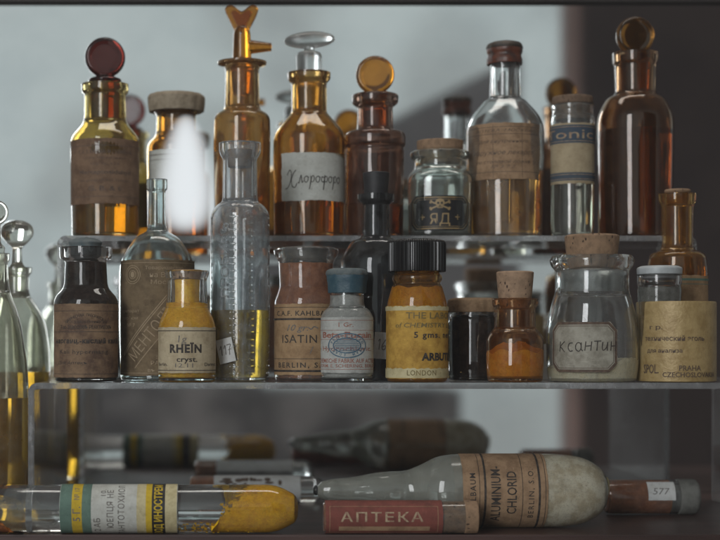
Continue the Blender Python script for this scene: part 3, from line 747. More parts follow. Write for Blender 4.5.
# ================================================================== LOWER ROW
B = Turned('dark_bottle', 'clear bottle packed with near black crystals under a stained brown label', 'bottle', 86, 92.6, LOW, group=GL)
B.shell([(31, 380, 4), (32.5, 330, 6), (32, 299, 8), (23, 289, 5), (21.5, 284, 3), (20.5, 262, 2), (26, 259, 2), (26.5, 248, 2)], M['smoke'], 2.2, 16, 289)
B.fill(262, M['pow_dark'], 'dark_crystals', 0.4, 0.6)
B.closed([(0, 256, 0), (15, 256, 1), (15.5, 246, 2), (17, 243, 3), (11, 239, 4), (0, 237.5, 0)], M['wax_top'], 'stopper', lambda t, r, z: 1+.05*math.sin(3*t)+.03*math.sin(5*t+1))
B.label(-31.8, 31.8, 305, 377.5, M['lab_hyper'], rough=0.5)
k = Ink(); V = B.V
k.arctext('ХИМИЧЕСКАЯ ЛАБОРАТОРІЯ', 0, V(350), 34, 2.6, 128, 52); k.text('Государственнаго', 0, V(322.5), 2.6, 38); k.text('Т-во ЗАВОДОВЪ РЕАКТИВОВЪ', 0, V(328), 3.4, 56, bold=.01)
for v in (312, 332.5, 374): k.stroke([(-44, V(v)), (44, V(v))], 0.45)
k.text('марганц.-кислый калій', 2, V(341.5), 4.4, 78, bold=.05, space=1.15); k.text('Kali hypermang', -3, V(352), 4.0, 52, space=1.1)
k.text('Для Аптекъ', -16, V(363), 3, 34, shear=.2)
B.ink(k, M['ink'])

B = Turned('clear_bottle', 'tall teal tinted bottle with slim neck and large brown diagonal lettered label', 'bottle', 157, 95.2, LOW, group=GL)
B.shell([(36, 378, 4), (37.8, 330, 8), (37.8, 262, 26), (22, 238, 14), (10.5, 232, 6), (9, 226, 2), (8.5, 192, 1.5), (10.5, 190, 1.5), (10.5, 180, 1.5)], M['teal'], 2.0, 6, 232)
B.label(-36, 37.4, 262, 375.5, M['lab_ment'], rough=0.6)
k = Ink(); V = B.V
for r_ in (9, 7, 4): k.ring(-26, V(276.5), r_, r_, 0.7)
k.disc(-26, V(276.5), 2.4, 3)
for t, v, h, w_, u in (('Товарищество', 270, 3.2, 40, 8), ('на ВЕРѢ', 277, 4.6, 30, 8), ('Москва', 284, 4, 28, 8), ('препарат', 312, 3, 24, -30), ('парфюм', 319, 3, 20, -30), ('№ 7', 326, 3.4, 10, -28), ('въ', 350, 3.4, 8, 12), ('завода', 357, 3.6, 26, 12), ('РАСТВОРЪ', 363, 3.6, 36, 12), ('въ С.-Петерб.', 370, 3.4, 42, 12)): k.text(t, u, V(v), h, w_)
k.text('МЕНТОЛЪ', -6, V(333), 11, 66, rot=50, bold=-.005)
c50, s50 = math.cos(math.radians(50)), math.sin(math.radians(50))
for d in (-9.5, 9.5, 11.4): k.stroke([(-6-38*c50-d*s50, V(333)-38*s50+d*c50), (-6+38*c50-d*s50, V(333)+38*s50+d*c50)], 0.9)
k.stroke([(-46, V(265)), (48, V(265))], 0.5); k.stroke([(-46, V(373)), (48, V(373))], 0.5)
B.ink(k, M['ink_pale'])

B = Turned('powder_bottle', 'small clear bottle of yellow powder with cream label lettered in bold black', 'bottle', 187, 91.5, LOW, group=GL)
B.shell([(28, 381, 4), (29, 365, 5), (28.6, 324, 9), (21.5, 309, 6), (20.5, 303, 3), (19.5, 280, 2), (22, 276, 2), (22, 271.5, 1.5)], M['clear'], 2.6, 15.5, 308, floor=5)
B.fill(304, M['pow_yellow'], 'yellow_powder', 0.4, 0.6)
B.closed([(0, 309, 0), (12.6, 309, 1), (11.6, 292, 2), (12.2, 279, 1.5), (0, 278, 0)], M['pow_yellow'], 'powder_column', lambda t, r, z: 1+.05*math.sin(2*t+z*900)+.03*math.sin(5*t))
B.closed([(0, 279, 0), (14.4, 279, 1), (15, 270.5, 1), (0, 270, 0)], M['cork'], 'cork')
B.label(-28.6, 28.6, 328, 373, M['lab_cream'], rough=0.55)
k = Ink(); V = B.V
for v in (331.5, 370.5): k.stroke([(-44, V(v)), (44, V(v))], 0.75)
k.text('RHEÏN', -1.5, V(349), 7.6, 33, bold=.045, space=1.15); k.text('cryst.', 0, V(359.5), 5, 21, bold=.02)
k.text('Berlin.', -29, V(364.5), 3.2, 16, bold=.01); k.text('Darmst.', 28, V(364.5), 3.2, 19, bold=.01)
B.ink(k, M['ink'])
k = Ink(); k.text('1g', -4.5, V(339.5), 6.5, 9, shear=.1); k.text('12.11', -3, V(365.5), 4, 18); B.ink(k, M['ink_pencil'], 'pencil_note', lift=0.2)

# -- tall fluted measuring bottle
def flute(t, r, z): return 1-0.035*(0.5-0.5*math.cos(8*t))
B = Turned('clear_bottle', 'tall clear fluted bottle with embossed ridges, low yellow oil and a small 117 tag', 'bottle', 240, 93.9, LOW, group=GL)
def flbody(t, r, z, B=B):
    q = max(0.0, min(1.0, (B.z(216)-z)/(6*B.k))); return 1+(flute(t, r, z)-1)*q
B.shell([(28.5, 380, 3), (30, 340, 4), (29.5, 214, 7), (24, 206, 6), (17.5, 202, 4), (17, 160, 2), (19.5, 156, 2), (21, 152, 2), (21, 143.5, 2)], M['hazy'], 2.2, 13.5, 205, fun=flbody)
B.fill(311, M['liq_yellow'], 'oil', 0.5)
B.closed([(0, 168, 0), (12, 168, 1), (13, 150, 1), (0, 149, 0)], M['cork'], 'cork')
V = B.V
bm = bmesh.new(); kk = B.k
for col in (-6, 10, -29, 29):
    for i in range(24):
        v = 219+i*6.7+0.5*math.sin(i*2.3+col); R = 29.6*kk
        th = math.asin(max(-.99, min(.99, col*kk/R)))
        b2 = bmesh.new(); bmesh.ops.create_cube(b2, size=1)
        bmesh.ops.bevel(b2, geom=b2.edges[:], offset=0.42, segments=3, affect='EDGES')
        Rr = R*flute(th, 0, 0)
        bmesh.ops.transform(b2, matrix=Matrix.Rotation(th, 4, 'Z') @ Matrix.Translation((0, -Rr-(0.15 if abs(col) < 20 else -1.2)*kk, V(v)*kk)) @ Matrix.Diagonal((8.5*kk, 3.6*kk, 4.6*kk, 1)), verts=b2.verts)
        tmp = bpy.data.meshes.new('x'); b2.to_mesh(tmp); b2.free(); bm.from_mesh(tmp); bpy.data.meshes.remove(tmp)
rid = obj('embossed_ridges', bm, M['dusty'], B.root)
k = Ink(); k.text('ПРОБИРЪ', -15.5, V(262), 8, 74, rot=90, bold=.02)
o = B.ink(k, M['hazy'], 'embossed_lettering', B.root, lift=0.0, R=29.7*kk)
sm = o.modifiers.new('thick', 'SOLIDIFY'); sm.thickness = 1.2*kk; sm.offset = 1
# the tag
bm = bmesh.new(); box(bm, -9*kk, 9*kk, -0.25*kk, 0.25*kk, -12*kk, 12*kk)
tg = obj('price_tag', bm, M['tag'], B.root); tg['label'] = 'small white tag reading 117'
tg.location = (-14*kk, -27.2*kk, V(351)*kk); tg.rotation_euler = (0, math.radians(-13), math.radians(-27))
def flat_ink(k, kk, mat, parent, name='handwriting', y=-0.3):
    bm = bmesh.new(); vs = [bm.verts.new((u*kk, (y-0.08)*kk, b*kk)) for u, b in k.v]
    for f in k.f: bm.faces.new([vs[i] for i in f])
    bmesh.ops.recalc_face_normals(bm, faces=bm.faces)
    return obj(name, bm, mat, parent)
k = Ink(); k.curve([(-6, 2), (-4, 5), (-4.6, -4)], .9); k.curve([(-1.5, 2), (.5, 5), (-.4, -4)], .9); k.curve([(2, 5), (6.4, 5), (4.6, 1), (3.6, -5)], .9); k.stroke([(3, 0), (6.4, .6)], .7)
flat_ink(k, kk, M['ink_pencil'], tg)

B = Turned('powder_bottle', 'bottle of red brown powder with wide lip and tan label ruled in black', 'bottle', 306, 94.2, LOW, group=GL)
B.shell([(31, 379, 5), (32, 360, 5), (31.6, 302, 8), (28, 292, 5), (26.5, 287, 3), (27.5, 262, 4), (32, 256, 3), (33, 250, 2.5), (30, 248.5, 1)], M['dusty'], 2.2, 23, 291)
B.fill(264, M['pow_brown'], 'red_brown_powder', 0.4, 0.8)
B.closed([(0, 262, 0), (21.5, 262, 1), (22.5, 249, 2), (0, 247.5, 0)], M['wax_dark'], 'stopper')
B.label(-31.6, 31.6, 305, 375, M['lab_tan'], rough=0.55)
k = Ink(); V = B.V
for v, w_ in ((308.5, .5), (320, 2.0), (359, .5), (371, 2.0)): k.stroke([(-48, V(v)), (48, V(v))], w_)
k.text('C.A.F. KAHLBAUM', -2, V(314.3), 4.6, 66, bold=.015, space=1.15); k.text('ISATIN', -7.5, V(339.5), 7.6, 37, bold=.008, space=1.12); k.text('BERLIN, S.O.', -3, V(365.2), 4.8, 58, bold=.02, space=1.3)
B.ink(k, M['ink'])
k = Ink(); k.text('10 gr.', -9, V(328.5), 6, 22, shear=.35, bold=.01); k.curve([(2, V(328)), (5, V(330)), (8, V(327.5)), (12, V(329))], 1.1); k.curve([(4, V(354)), (7, V(347))], .8); B.ink(k, M['ink_pencil'], 'pencil_note', lift=0.2)

B = Turned('powder_bottle', 'small clear bottle of white powder sealed with teal blue wax, blue oval stamp', 'bottle', 347, 91.4, LOW, group=GL)
B.shell([(25.5, 381, 3), (26.6, 365, 4), (26.6, 318, 6), (23, 311, 4), (17.5, 307, 3), (17, 300, 2), (17, 292, 1), (17, 283, 1)], M['clear'], 2.0, 13, 308, floor=5)
B.fill(296, M['pow_white'], 'white_powder', 0.4, 0.8)
B.closed([(17.4, 293, 0), (19, 294, 1), (19.5, 284, 2), (20.5, 279, 2), (20.5, 272, 3), (16, 270, 3), (0, 270, 0)], M['wax_blue'], 'wax_cap', lambda t, r, z: 1+.02*math.sin(4*t)+.012*math.sin(9*t))
B.closed([(20.6, 276, 0), (21.2, 274.5, 1), (20.4, 271, 2), (16, 269, 3), (0, 268.8, 0)], M['wax_top'], 'wax_crust', lambda t, r, z: 1+.02*math.sin(4*t)+.02*math.sin(11*t))
B.label(-26, 26, 318, 373, M['lab_euc'], rough=0.55)
k = Ink(); V = B.V
for v in (321, 331, 340, 369.5): k.stroke([(-40, V(v)), (40, V(v))], 0.4)
k.text('1 Gr.', -1, V(325.5), 4.2, 15, bold=.01); k.text('Beta-Eucain', 0, V(335.5), 5.6, 58, bold=.03); k.text('Hydrochloric.', 0, V(349), 4.4, 58, bold=.01)
k.text('CHEMISCHE FABRIK AUF ACTIEN', 0, V(361), 4.0, 74, bold=.02); k.text('VORM. E. SCHERING, BERLIN', 0, V(366), 3.2, 74, bold=.01)
B.ink(k, M['ink_red'])
k = Ink(); c0 = V(346)
for i in range(32):
    a0, a1 = 2*PI*i/32, 2*PI*(i+1)/32
    k.poly([(20.5*math.cos(a0), c0+12.5*math.sin(a0)), (20.5*math.cos(a1), c0+12.5*math.sin(a1)), (19.3*math.cos(a1), c0+11.3*math.sin(a1)), (19.3*math.cos(a0), c0+11.3*math.sin(a0))])
k.ring(0, c0, 14, 7.2, 1.3); k.arctext('PROTECTED', 0, c0, 16.7, 2.6, 160, 20, 9.2, .02); k.arctext('TRADE MARK', 0, c0, 16.7, 2.4, 200, 340, 9.2, .02)
for i in range(7):
    y = c0-5+i*1.7; w_ = 12.5*math.sqrt(max(0, 1-((y-c0)/6.6)**2)); k.stroke([(-w_, y), (w_, y)], 0.75)
B.ink(k, M['ink_blue'], 'oval_stamp', lift=0.22)

B = Turned('black_bottle', 'black glass bottle with domed shoulder and black rubber bung, standing behind the blue sealed one', 'bottle', 376, 95.3, LOW, group=GL)
B.shell([(33.5, 378, 4), (35, 330, 8), (35, 258, 22), (24, 241, 10), (15, 239, 4), (14, 232, 2), (13.5, 205, 1.5), (18.5, 202, 2), (18.5, 195, 2)], M['black'], 2.2, 10.5, 240)
B.closed([(0, 214, 0), (9.6, 214, 1), (11.6, 194, 1), (13.4, 173, 1.5), (0, 172, 0)], M['rubber'], 'bung')
kk = B.k; bm = bmesh.new(); box(bm, -7*kk, 7*kk, -0.25*kk, 0.25*kk, -13*kk, 13*kk)
tg = obj('price_tag', bm, M['tag'], B.root); tg['label'] = 'white tag with handwritten 16'
tg.location = (5*kk, -35.8*kk, B.z(346)); tg.rotation_euler = (0, math.radians(4), math.radians(6))
k = Ink(); k.curve([(-3, 4), (-1.4, 6), (-2, -4)], .8); k.curve([(4, 6), (1, 0), (1.6, -4), (4, -3), (4, 0), (1.4, -1)], .8); flat_ink(k, kk, M['ink_pencil'], tg)

B = Turned('powder_bottle', 'amber yellow bottle with ribbed black screw cap and cream topped label', 'bottle', 417, 91.8, LOW, group=GL)
B.shell([(29.5, 381, 4), (31, 372, 4), (31, 308, 13), (25, 287, 5), (22.5, 284, 2), (25, 281, 2), (25, 277, 2), (22, 274, 2), (22, 262, 1)], M['amber'], 2.0, 18, 285)
B.fill(288, M['pow_tan'], 'tan_powder', 0.4, 1.0)
def ribs(t, r, z): return 1+0.028*max(-1, min(1, 2.2*math.sin(40*t))) if r > 25.5*B.k else 1.0
B.closed([(24.5, 272, 0), (28, 272.5, 0.8), (28.2, 264, .5), (28.2, 244, 1), (26, 241, 1.5), (20, 240, 1), (0, 240.5, 0)], M['bakelite'], 'screw_cap', ribs, 320, sharp=50)
B.label(-30.6, 30.6, 307, 378.5, M['lab_amber'], rough=0.55); lab = B.last; V = B.V
for a, b_ in ((307.4, 311.5), (368.5, 378)):
    k = Ink()
    for i in range(40):
        j = lambda q: 0.5*math.sin(q*2.1)+0.4*math.sin(q*5.3)
        k.poly([(-46+92*i/40, V(b_)), (-46+92*(i+1)/40, V(b_)), (-46+92*(i+1)/40, V(a)+j(i+1)), (-46+92*i/40, V(a)+j(i))])
    B.ink(k, M['lab_strip'], 'pale_strip', lab, lift=0.15)
k = Ink(); k.text('THE LABOR', 18, V(316.5), 6, 58, bold=.01); k.text('of CHEMISTRY Ltd', 12, V(326), 4.4, 70, bold=.01, shear=.15); B.ink(k, M['ink_olive'], 'lettering', lab, lift=0.3)
k = Ink(); k.text('LONDON', 5, V(372.8), 5, 30, bold=.01, space=1.1); B.ink(k, M['ink_olive'], 'lettering', lab, lift=0.3)
k = Ink(); k.text('5 gms. net', 20, V(335.5), 5.6, 46, bold=.02, space=1.15); k.text('ARBUTIN', 26, V(357), 7, 43, bold=.04); B.ink(k, M['ink'], 'lettering', lab, lift=0.3)

B = Turned('dark_jar', 'small dark jar covered with brown paper, half hidden behind the ribbed black cap bottle', 'jar', 474, 95.6, LOW, group=GL)
B.shell([(25, 378, 4), (26, 365, 5), (26, 322, 5), (24, 316, 4), (24, 308, 2)], M['smoke'], 2.2, 20, 317)
B.fill(318, M['pow_dark'], 'dark_contents', 0.4, 0.5)
B.closed([(24.6, 313, 0), (27.5, 313, 1), (27, 306, 1), (26, 300, 2), (20, 298.5, 2), (0, 298, 0)], M['brownpaper'], 'paper_cover', lambda t, r, z: 1+.03*math.sin(9*t)+.02*math.sin(17*t+2))

B = Turned('powder_bottle', 'small brown glass bottle of orange powder with tapered pitted cork', 'bottle', 515, 91.6, LOW, group=GL)
B.shell([(27, 381, 4), (28.3, 368, 5), (28.3, 339, 6), (24, 332, 4), (20.5, 329, 3), (20, 309, 2), (22.5, 306, 2), (23, 299, 2)], M['brown'], 2.2, 16, 331, floor=5)
B.fill(352, M['pow_orange'], 'orange_powder', 0.4, 2.5, dome=9)
B.closed([(0, 308, 0), (14.6, 308, 1), (16.6, 297, .5), (18.6, 273, 1.2), (17, 272, 1), (0, 271.5, 0)], M['cork_pale'], 'cork')

B = Turned('powder_jar', 'wide clear jar with big cork, cream powder and hand lettered octagonal label', 'jar', 592, 92.7, LOW, group=GL)
B.shell([(43, 381, 5), (45.3, 365, 7), (45, 325, 14), (39, 301, 10), (36, 292, 4), (36, 271, 3), (40, 267, 3), (42, 261, 3), (39, 256.5, 2)], M['dusty'], 2.6, 31.5, 296, floor=3)
B.fill(363, M['pow_cream'], 'cream_powder', 0.4, 2.0, slope=0.10)
B.closed([(30.9, 293, 0), (30.9, 270, 0), (30.2, 270, 0), (30.2, 293, 0), (30.9, 293, 0)], M['frost'], 'frosted_neck')
B.closed([(0, 263, 0), (24, 263, 1), (25, 256, .5), (27, 237, 1.2), (25, 235.5, 1), (0, 235, 0)], M['cork'], 'cork')
B.label(-38, 24, 323, 372, M['lab_grey'], chamfer=8, rough=0.55)
k = Ink(); V = B.V; cu = (B.uu(-38, B.R)+B.uu(24, B.R))/2; hw = (B.uu(24, B.R)-B.uu(-38, B.R))/2
def octu(h, w_, c): return [(cu+x, y) for x, y in octa(h, w_, c, V(347.5))]
k.stroke(octu(23.2, hw-1.6, 7.4), 2.6, close=True); k.stroke(octu(20.5, hw-4, 6), 0.6, close=True)
B.ink(k, M['ink_soft'], 'label_border')
k = Ink(); lw_ = 1.0; u0, b0 = cu-24, V(352)
k.stroke([(0, 0), (1, 10)], lw_, u0, b0); k.curve([(6, 10), (1, 5), (3, 3), (6, -.5)], lw_, u0, b0)
k.curve([(15, 8.5), (11.5, 8), (10, 4), (12, .5), (15, 1)], lw_, u0, b0); k.curve([(20, 9), (18, 6), (18.4, 2), (21.4, .5), (23.4, 4), (22.6, 8), (20, 9)], lw_, u0, b0)
k.stroke([(27, 1), (28, 10)], lw_, u0, b0); k.stroke([(32.6, 1), (33.6, 10)], lw_, u0, b0); k.stroke([(27.6, 5.4), (33, 5.8)], lw_, u0, b0)
k.stroke([(38.4, 1), (39.2, 10)], lw_, u0, b0); k.stroke([(35.8, 10.2), (42.6, 10.4)], lw_, u0, b0)
k.curve([(44.2, 9.4), (43.6, 4), (44.6, 1.4), (47.6, 4), (49, 9)], lw_, u0, b0); k.stroke([(49, 9.4), (48.4, 1)], lw_, u0, b0); k.curve([(23.6, 9), (23.4, 3), (25, 0.5)], lw_, u0, b0)
k.stroke([(52, 1), (52.8, 10)], lw_, u0, b0); k.stroke([(57, 1), (57.8, 10.4)], lw_, u0, b0); k.stroke([(52.4, 5.4), (57.4, 5.8)], lw_, u0, b0)
B.ink(k, M['ink'], 'handwriting', lift=0.2)

# -- gold paper tin
B = Turned('gold_tin', 'round gold paper covered tin with faded print, at the right end of the shelf', 'tin', 676, 92.5, LOW)
B.shell([(38.5, 383, 1), (39, 381, .5), (39, 304, .5), (38.6, 302.5, .5)], M['gold'], 1.2, None, None, floor=2, name='tin_body')
V = B.V; B.R = 39.2*B.k
k = Ink()
for t, u, v, h, w_ in (('технический эголь', -2, 339, 4.6, 62), ('для анализа', -12, 351, 3.8, 36), ('г р.', -20, 328, 4, 14), ('SPOL.', -26, 369, 8.5, 18), ('PRAHA', 14, 368, 5, 22), ('CZECHOSLOVAKIA', 16, 374.5, 4.6, 58)): k.text(t, u, V(v), h, w_, bold=.01)
B.last = B.body; B.ink(k, M['ink_soft'], lift=0.4)
B = Turned('glass_vial', 'grey glass vial with milky flat cap standing inside the gold tin', 'vial', 659.5, 92.2, LOW+0.0014)
B.shell([(20, 381, 2), (21, 300, 2), (21.6, 290, 2), (20.6, 287, 1.5), (21.8, 284, 1.5), (21.8, 276, 1)], M['smoke'], 1.8, 17, 292)
B.fill(288, M['pow_grey'], 'grey_powder', 0.4, 0.6)
B.closed([(0, 279, 0), (16.5, 279, 0), (16.8, 275.6, .4), (22, 275, 1), (22.3, 268.5, 1.5), (18, 266.5, 1.5), (0, 266.2, 0)], M['whitecap'], 'cap')

B = Turned('amber_bottle', 'amber bottle with long slim neck and thin cork, standing behind the gold tin', 'bottle', 677.5, 96.9, LOW, group=GL)
B.shell([(28, 376, 4), (29.5, 350, 6), (29.5, 270, 8), (27, 254, 12), (17, 251, 5), (15, 245, 4), (15.5, 206, 2), (18, 203, 2), (18.5, 194.5, 2)], M['amber'], 2.0, 11.5, 250)
B.fill(259, M['liq_gold'], 'liquid', 0.6)
B.closed([(0, 204, 0), (10.6, 204, 1), (11.2, 194, .5), (13, 192.5, 1), (12.4, 190, 1), (0, 189.5, 0)], M['cork'], 'cork')
B.label(-29.3, 29.3, 277, 368, M['lab_tan'])
k = Ink(); V = B.V
for v, w_ in ((281, 2.2), (285.5, .6)): k.stroke([(-44, V(v)), (44, V(v))], w_)
B.ink(k, M['lab_green'], 'label_rule')

# -- small card standing between jars
kk = 96*0.01/FPX
cd = thing('paper_card', 'small white paper card standing between the corked brown bottle and the wide jar', 'card', ((546-PX0)*kk, 0.962, LOW+0.0003), (math.radians(-6), 0, math.radians(8)))
bm = bmesh.new(); box(bm, -9*kk, 9*kk, -0.3*kk, 0.3*kk, 0, 36*kk); obj('card', bm, M['tag'], cd)

# ================================================================== TABLE LEVEL
# -- long tube with wrap label and yellow powder
B = Turned('glass_tube', 'long clear tube in a green and yellow wrap, bright yellow powder at its rounded end', 'tube', None, 88.6, lying=(160, 24), group=GT)
B.shell([(22, -40, 4), (23.5, -34, 3), (24, 0, 2), (24, 276, 14), (13, 297, 8), (0.8, 298.5, 1)], M['clear'], 1.4, floor=2)
kk = B.k
def tubepow(co, B=B, kk=kk):
    px = co.z/kk+160
    lim = -26+max(0.0, (252-px))*1.1+2.2*math.sin(px*0.9+co.y/kk*0.5)+1.8*math.sin(px*0.37+co.y/kk*0.9)   # local x grows downward
    co.x = max(co.x, min(20*kk, lim*kk)) if px < 270 else co.x
    return co
B.fill(293.6, M['pow_sulfur'], 'yellow_powder', 0.4, 0, tubepow, start=212, seg=96)
def rustpow(co, B=B, kk=kk):
    px = co.z/kk+160; lim = 4+max(0.0, (px+5))*0.9+1.5*math.sin(px*0.7+co.y/kk*0.6)
    co.x = max(co.x, min(21*kk, lim*kk)); return co
B.fill(24, M['pow_rust'], 'rusty_powder', 0.4, 0, rustpow, start=-32, seg=96)
# loose grains on the glass
bm = bmesh.new(); rnd = random.Random(3)
for i in range(900):
    px = 260-abs(rnd.gauss(0, 20)) if i < 760 else rnd.uniform(168, 240)
    lo = -1.2 if px > 236 else (-0.5 if px > 222 else 0.5)
    a = rnd.uniform(lo, 1.35); r = 22.75*kk
    p = Vector((r*math.sin(a), -r*math.cos(a), (px-160)*kk))
    q = rnd.uniform(.35, 1.25)*kk
    bmesh.ops.create_icosphere(bm, subdivisions=1, radius=q, matrix=Matrix.Translation(p) @ Matrix.Diagonal((rnd.uniform(.7, 1.8), 0.5, rnd.uniform(.7, 2.2), 1)))
gr = obj('powder_grains', bm, M['pow_sulfur'], B.root); gr['kind'] = 'stuff'
R0 = 24*kk
FULL = PI*24.3
B.label(-FULL+.5, FULL-.5, 62, 178, M['lab_white'], 'paper_wrap', R=R0, arc=True, rough=0.25); lab = B.last; V = B.V
def band(p0, p1, mat, name, slant=0.0):
    k = Ink()
    for i in range(72):
        a, b = -FULL+2*FULL*i/72, -FULL+2*FULL*(i+1)/72
        k.poly([(a, V(p0)), (b, V(p0)), (b, V(p1)), (a, V(p1))])
    return B.ink(k, mat, name, lab, lift=0.1)
band(62.3, 74, M['lab_green'], 'green_band'); band(74, 84, M['lab_yellow'], 'yellow_band'); band(84, 93, M['lab_green'], 'green_band')
band(138, 147, M['lab_strip'], 'pale_yellow_band'); band(147, 153, M['lab_yellow'], 'yellow_band'); band(153, 166, M['lab_black'], 'black_band'); band(166, 177.6, M['lab_strip'], 'pale_yellow_band')
k = Ink(); k.text('5 Г.', 3, V(79), 7, 15, rot=180+90-90, bold=.01); k.text('№ 17', -19, V(79), 5, 15, rot=180)
k.text('2 АБ', 16, V(99), 6, 18, rot=180); k.text('ЮЕПЦЯ НЕ', -2, V(112), 6, 42, rot=180, space=1.1); k.text('ТАНТОТОХИОЛ', 0, V(123), 6, 62, rot=180, space=1.1); k.text('10.', -20, V(105), 5, 8, rot=180)
B.ink(k, M['ink_pencil'], 'typed_lettering', lab, lift=0.22)
k = Ink(); k.text('ЗАВОД ИНОСТРЕМ', 4, V(159.5), 7.2, 74, rot=180, bold=.03)
B.ink(k, M['lab_yellow'], 'lettering', lab, lift=0.22)

# -- pharmacy tube
B = Turned('glass_tube', 'short tube in faded red label lettered in cream, closed with a cork', 'tube', None, 88.2, lying=(390, 16.5), group=GT)
B.shell([(14.5, 323, 3), (16.3, 327, 2), (16.3, 438, 2), (15.8, 446, 1), (16, 464, 1)], M['dusty'], 1.4, None, None, floor=2)
B.fill(436, M['pow_brown'], 'brown_powder', 0.4, 0)
B.closed([(0, 442, 0), (15.2, 442, 1), (15.2, 463, 0), (16.6, 464, 1), (16.2, 477, 1.5), (0, 478, 0)], M['cork'], 'cork')
B.label(-PI*16.4, PI*16.4, 325, 441, M['lab_red'], R=16.3*B.k, arc=True, rough=0.5); lab = B.last; V = B.V; kk = B.k
k = Ink(); k.text('АПТЕКА', -1.5, V(380.5), 9, 82, rot=90, bold=.012, space=1.2); B.ink(k, M['ink_cream'], 'lettering', lab)
k = Ink()
for u in (-13, 17.5): k.stroke([(u, V(329)), (u, V(436))], 0.5)
for v in (329, 436): k.stroke([(-13, V(v)), (17.5, V(v))], 0.5)
for i in range(12):
    k.poly([(8.2, V(338+i*7.5)), (8.2, V(338+(i+1)*7.5)), (14, V(338+(i+1)*7.5)), (14, V(338+i*7.5))][::-1])
B.ink(k, M['lab_kraft'], 'label_border', lab)

# -- big ampoule
B = Turned('glass_ampoule', 'large milky glass ampoule of lumpy white powder with tan ruled label round it', 'ampoule', None, 91.6, lying=(460, 36), group=GT)
prof = [(3.5, 315, 1), (4, 317, 1), (9, 321, 4), (11.5, 332, 4), (13, 352, 8), (17.5, 374, 8), (19, 388, 8), (19.5, 406, 6), (26, 422, 8), (34, 437, 10), (36, 452, 6), (36.5, 500, 4), (36.5, 560, 14), (33, 585, 12), (20, 604, 10), (0.8, 608, 1)]
B.shell(prof, M['clear'], 1.4, None, None, floor=2)
kk = B.k
B.body.data.materials.append(M['opal'])
for p in B.body.data.polygons:
    if p.center.z < 4*kk: p.material_index = 1
B.fill(603.6, M['pow_lump'], 'lumpy_powder', 0.4, 0, start=470)
bm = bmesh.new(); bmesh.ops.create_icosphere(bm, subdivisions=2, radius=1)
bmesh.ops.transform(bm, matrix=Matrix.Translation((-3*kk, 0, (606.5-460)*kk)) @ Matrix.Diagonal((11*kk, 7*kk, 3*kk, 1)), verts=bm.verts); obj('sealed_nib', bm, M['lab_strip'], B.root)
bm = bmesh.new(); lathe(bm, rmul(kk, fillet([(0, -147, 0), (3, -147, 1), (5.2, -144.5, 1), (4.4, -142, 1), (0, -142, 0)])), 32); obj('tip', bm, M['black'], B.root)
B.label(-PI*36.6, PI*36.6, 458, 541, M['lab_kraft'], R=36.5*kk, arc=True, rough=0.5); lab = B.last; V = B.V
k = Ink()
for v, w_ in ((474, .5), (479.5, 2), (516, .5), (532.5, 2), (538.5, .5)): k.stroke([(-100, V(v)), (100, V(v))], w_)
k.text('ALUMINIUM-', 1, V(490), 9, 60, rot=180, bold=.01); k.text('CHLORID', -1, V(505.5), 9, 44, rot=180, bold=.01); k.text('KAHLBAUM', 2, V(467.5), 5.4, 46, rot=180, bold=.01, space=1.2); k.text('BERLIN, S.O.', 0, V(524.5), 5.2, 52, rot=180, space=1.25)
B.ink(k, M['ink'], 'lettering', lab)

# -- white label tube behind
B = Turned('glass_tube', 'narrow tube with smudged white label and brown stopper, lying behind the ampoule neck', 'tube', None, 106.0, lying=(255, 13), group=GT)
B.shell([(11, 190, 2), (13, 193, 2), (13, 316, 5), (9, 323, 3), (0.8, 324, 1)], M['dusty'], 1.3, floor=2)
B.fill(214, M['pow_brown'], 'brown_contents', 0.4, 0)
B.label(-PI*13, PI*13, 214, 300, M['tag'], R=13*B.k, arc=True, rough=0.4); lab = B.last; V = B.V
k = Ink(); rnd = random.Random(9)
for i in range(26): k.disc(rnd.uniform(-12, 4), V(rnd.uniform(222, 280)), rnd.uniform(1, 3), rnd.uniform(1.5, 5))
B.ink(k, M['ink_soft'], 'smudges', lab)

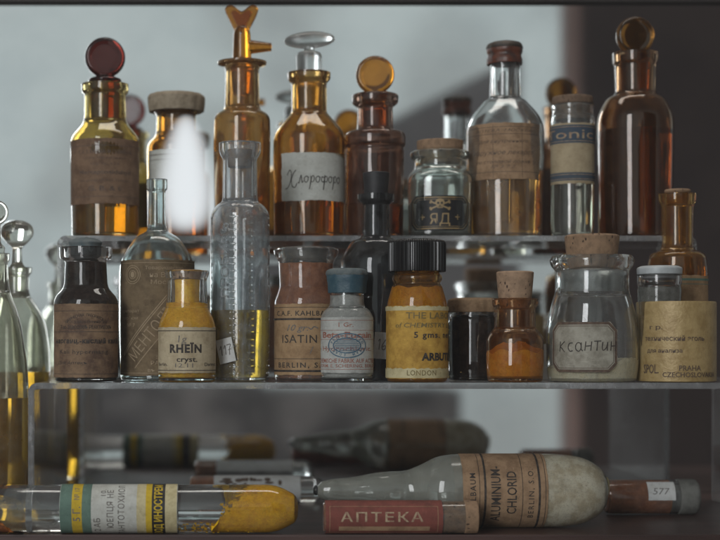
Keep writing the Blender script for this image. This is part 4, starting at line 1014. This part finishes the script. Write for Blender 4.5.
# -- brown tube on the right
B = Turned('glass_tube', 'brown filled tube with grey end cap and small white 577 tag, right of the ampoule', 'tube', None, 98.5, lying=(650, 17), group=GT)
B.shell([(15, 604, 4), (17, 609, 3), (17, 676, 1)], M['dusty'], 1.3, None, None, floor=2)
B.fill(668, M['pow_brown'], 'brown_contents', 0.4, 0)
B.closed([(0, 668, 0), (14.8, 668, 1), (14.8, 676.5, 0), (17.8, 677, 1), (17.6, 694, 2), (15, 697, 2), (0, 697, 0)], M['endcap'], 'end_cap')
B.label(-15.5, 2, 644, 671, M['tag'], 'price_tag', R=17*B.k, rough=0.1); V = B.V
k = Ink(); k.text('577', B.uu(-7, B.R), V(657), 6.5, 17, rot=90, shear=.2); B.ink(k, M['ink_pencil'], 'handwriting')

# -- flasks at the left
B = Turned('glass_flask', 'round bodied flask of dull yellow liquid at the left edge, nearest the riser corner', 'flask', -4, 92.4, 0.0)
B.shell([(28, 526, 6), (32.5, 500, 12), (32.5, 372, 26), (24, 318, 20), (13, 290, 10), (11.5, 264, 3), (14, 260, 2), (14, 254, 2)], M['flask'], 2.0, 9, 292)
B.fill(398, M['liq_flask'], 'liquid', 0.6)
disc_stopper(B, 213, 13, 5, [(0, 275, 0), (7.6, 275, 1), (8.6, 254, 1), (9.5, 248, 2), (5, 244, 2), (4.5, 232, 3), (0, 218, 0)], M['flask'])
B = Turned('glass_flask', 'flask with clear mushroom shaped stopper at the left, behind the other flask', 'flask', 17, 101.0, 0.0)
B.shell([(29, 510, 6), (33, 488, 10), (33.5, 350, 18), (28, 318, 14), (14, 298, 8), (12, 292, 3), (12, 276, 2), (15, 273, 2), (15, 268, 2)], M['flask'], 2.0, 9.5, 298)
B.fill(372, M['liq_flask'], 'liquid', 0.6)
B.closed([(0, 292, 0), (8, 292, 1), (9, 268, 1), (5.5, 264, 2), (4.6, 248, 3), (10, 244, 4), (17.5, 235, 5), (15, 225, 5), (7, 221, 4), (0, 220.5, 0)], M['flask'], 'stopper')

# ------------------------------------------------------------------ haze volume added to lift the blacks, for the glass veil
def added_haze():
    m, t, out = new_mat('veil_haze')
    v = t.nodes.new('ShaderNodeVolumePrincipled'); v.inputs['Color'].default_value = (0.92, 0.93, 0.95, 1); v.inputs['Density'].default_value = 0.025
    t.links.new(v.outputs[0], out.inputs['Volume']); return m
bm = bmesh.new(); box(bm, -2.6, 3.6, -2.3, 1.3, -1.8, 2.1)
hz = obj('added_haze', bm, added_haze()); hz['kind'] = 'stuff'
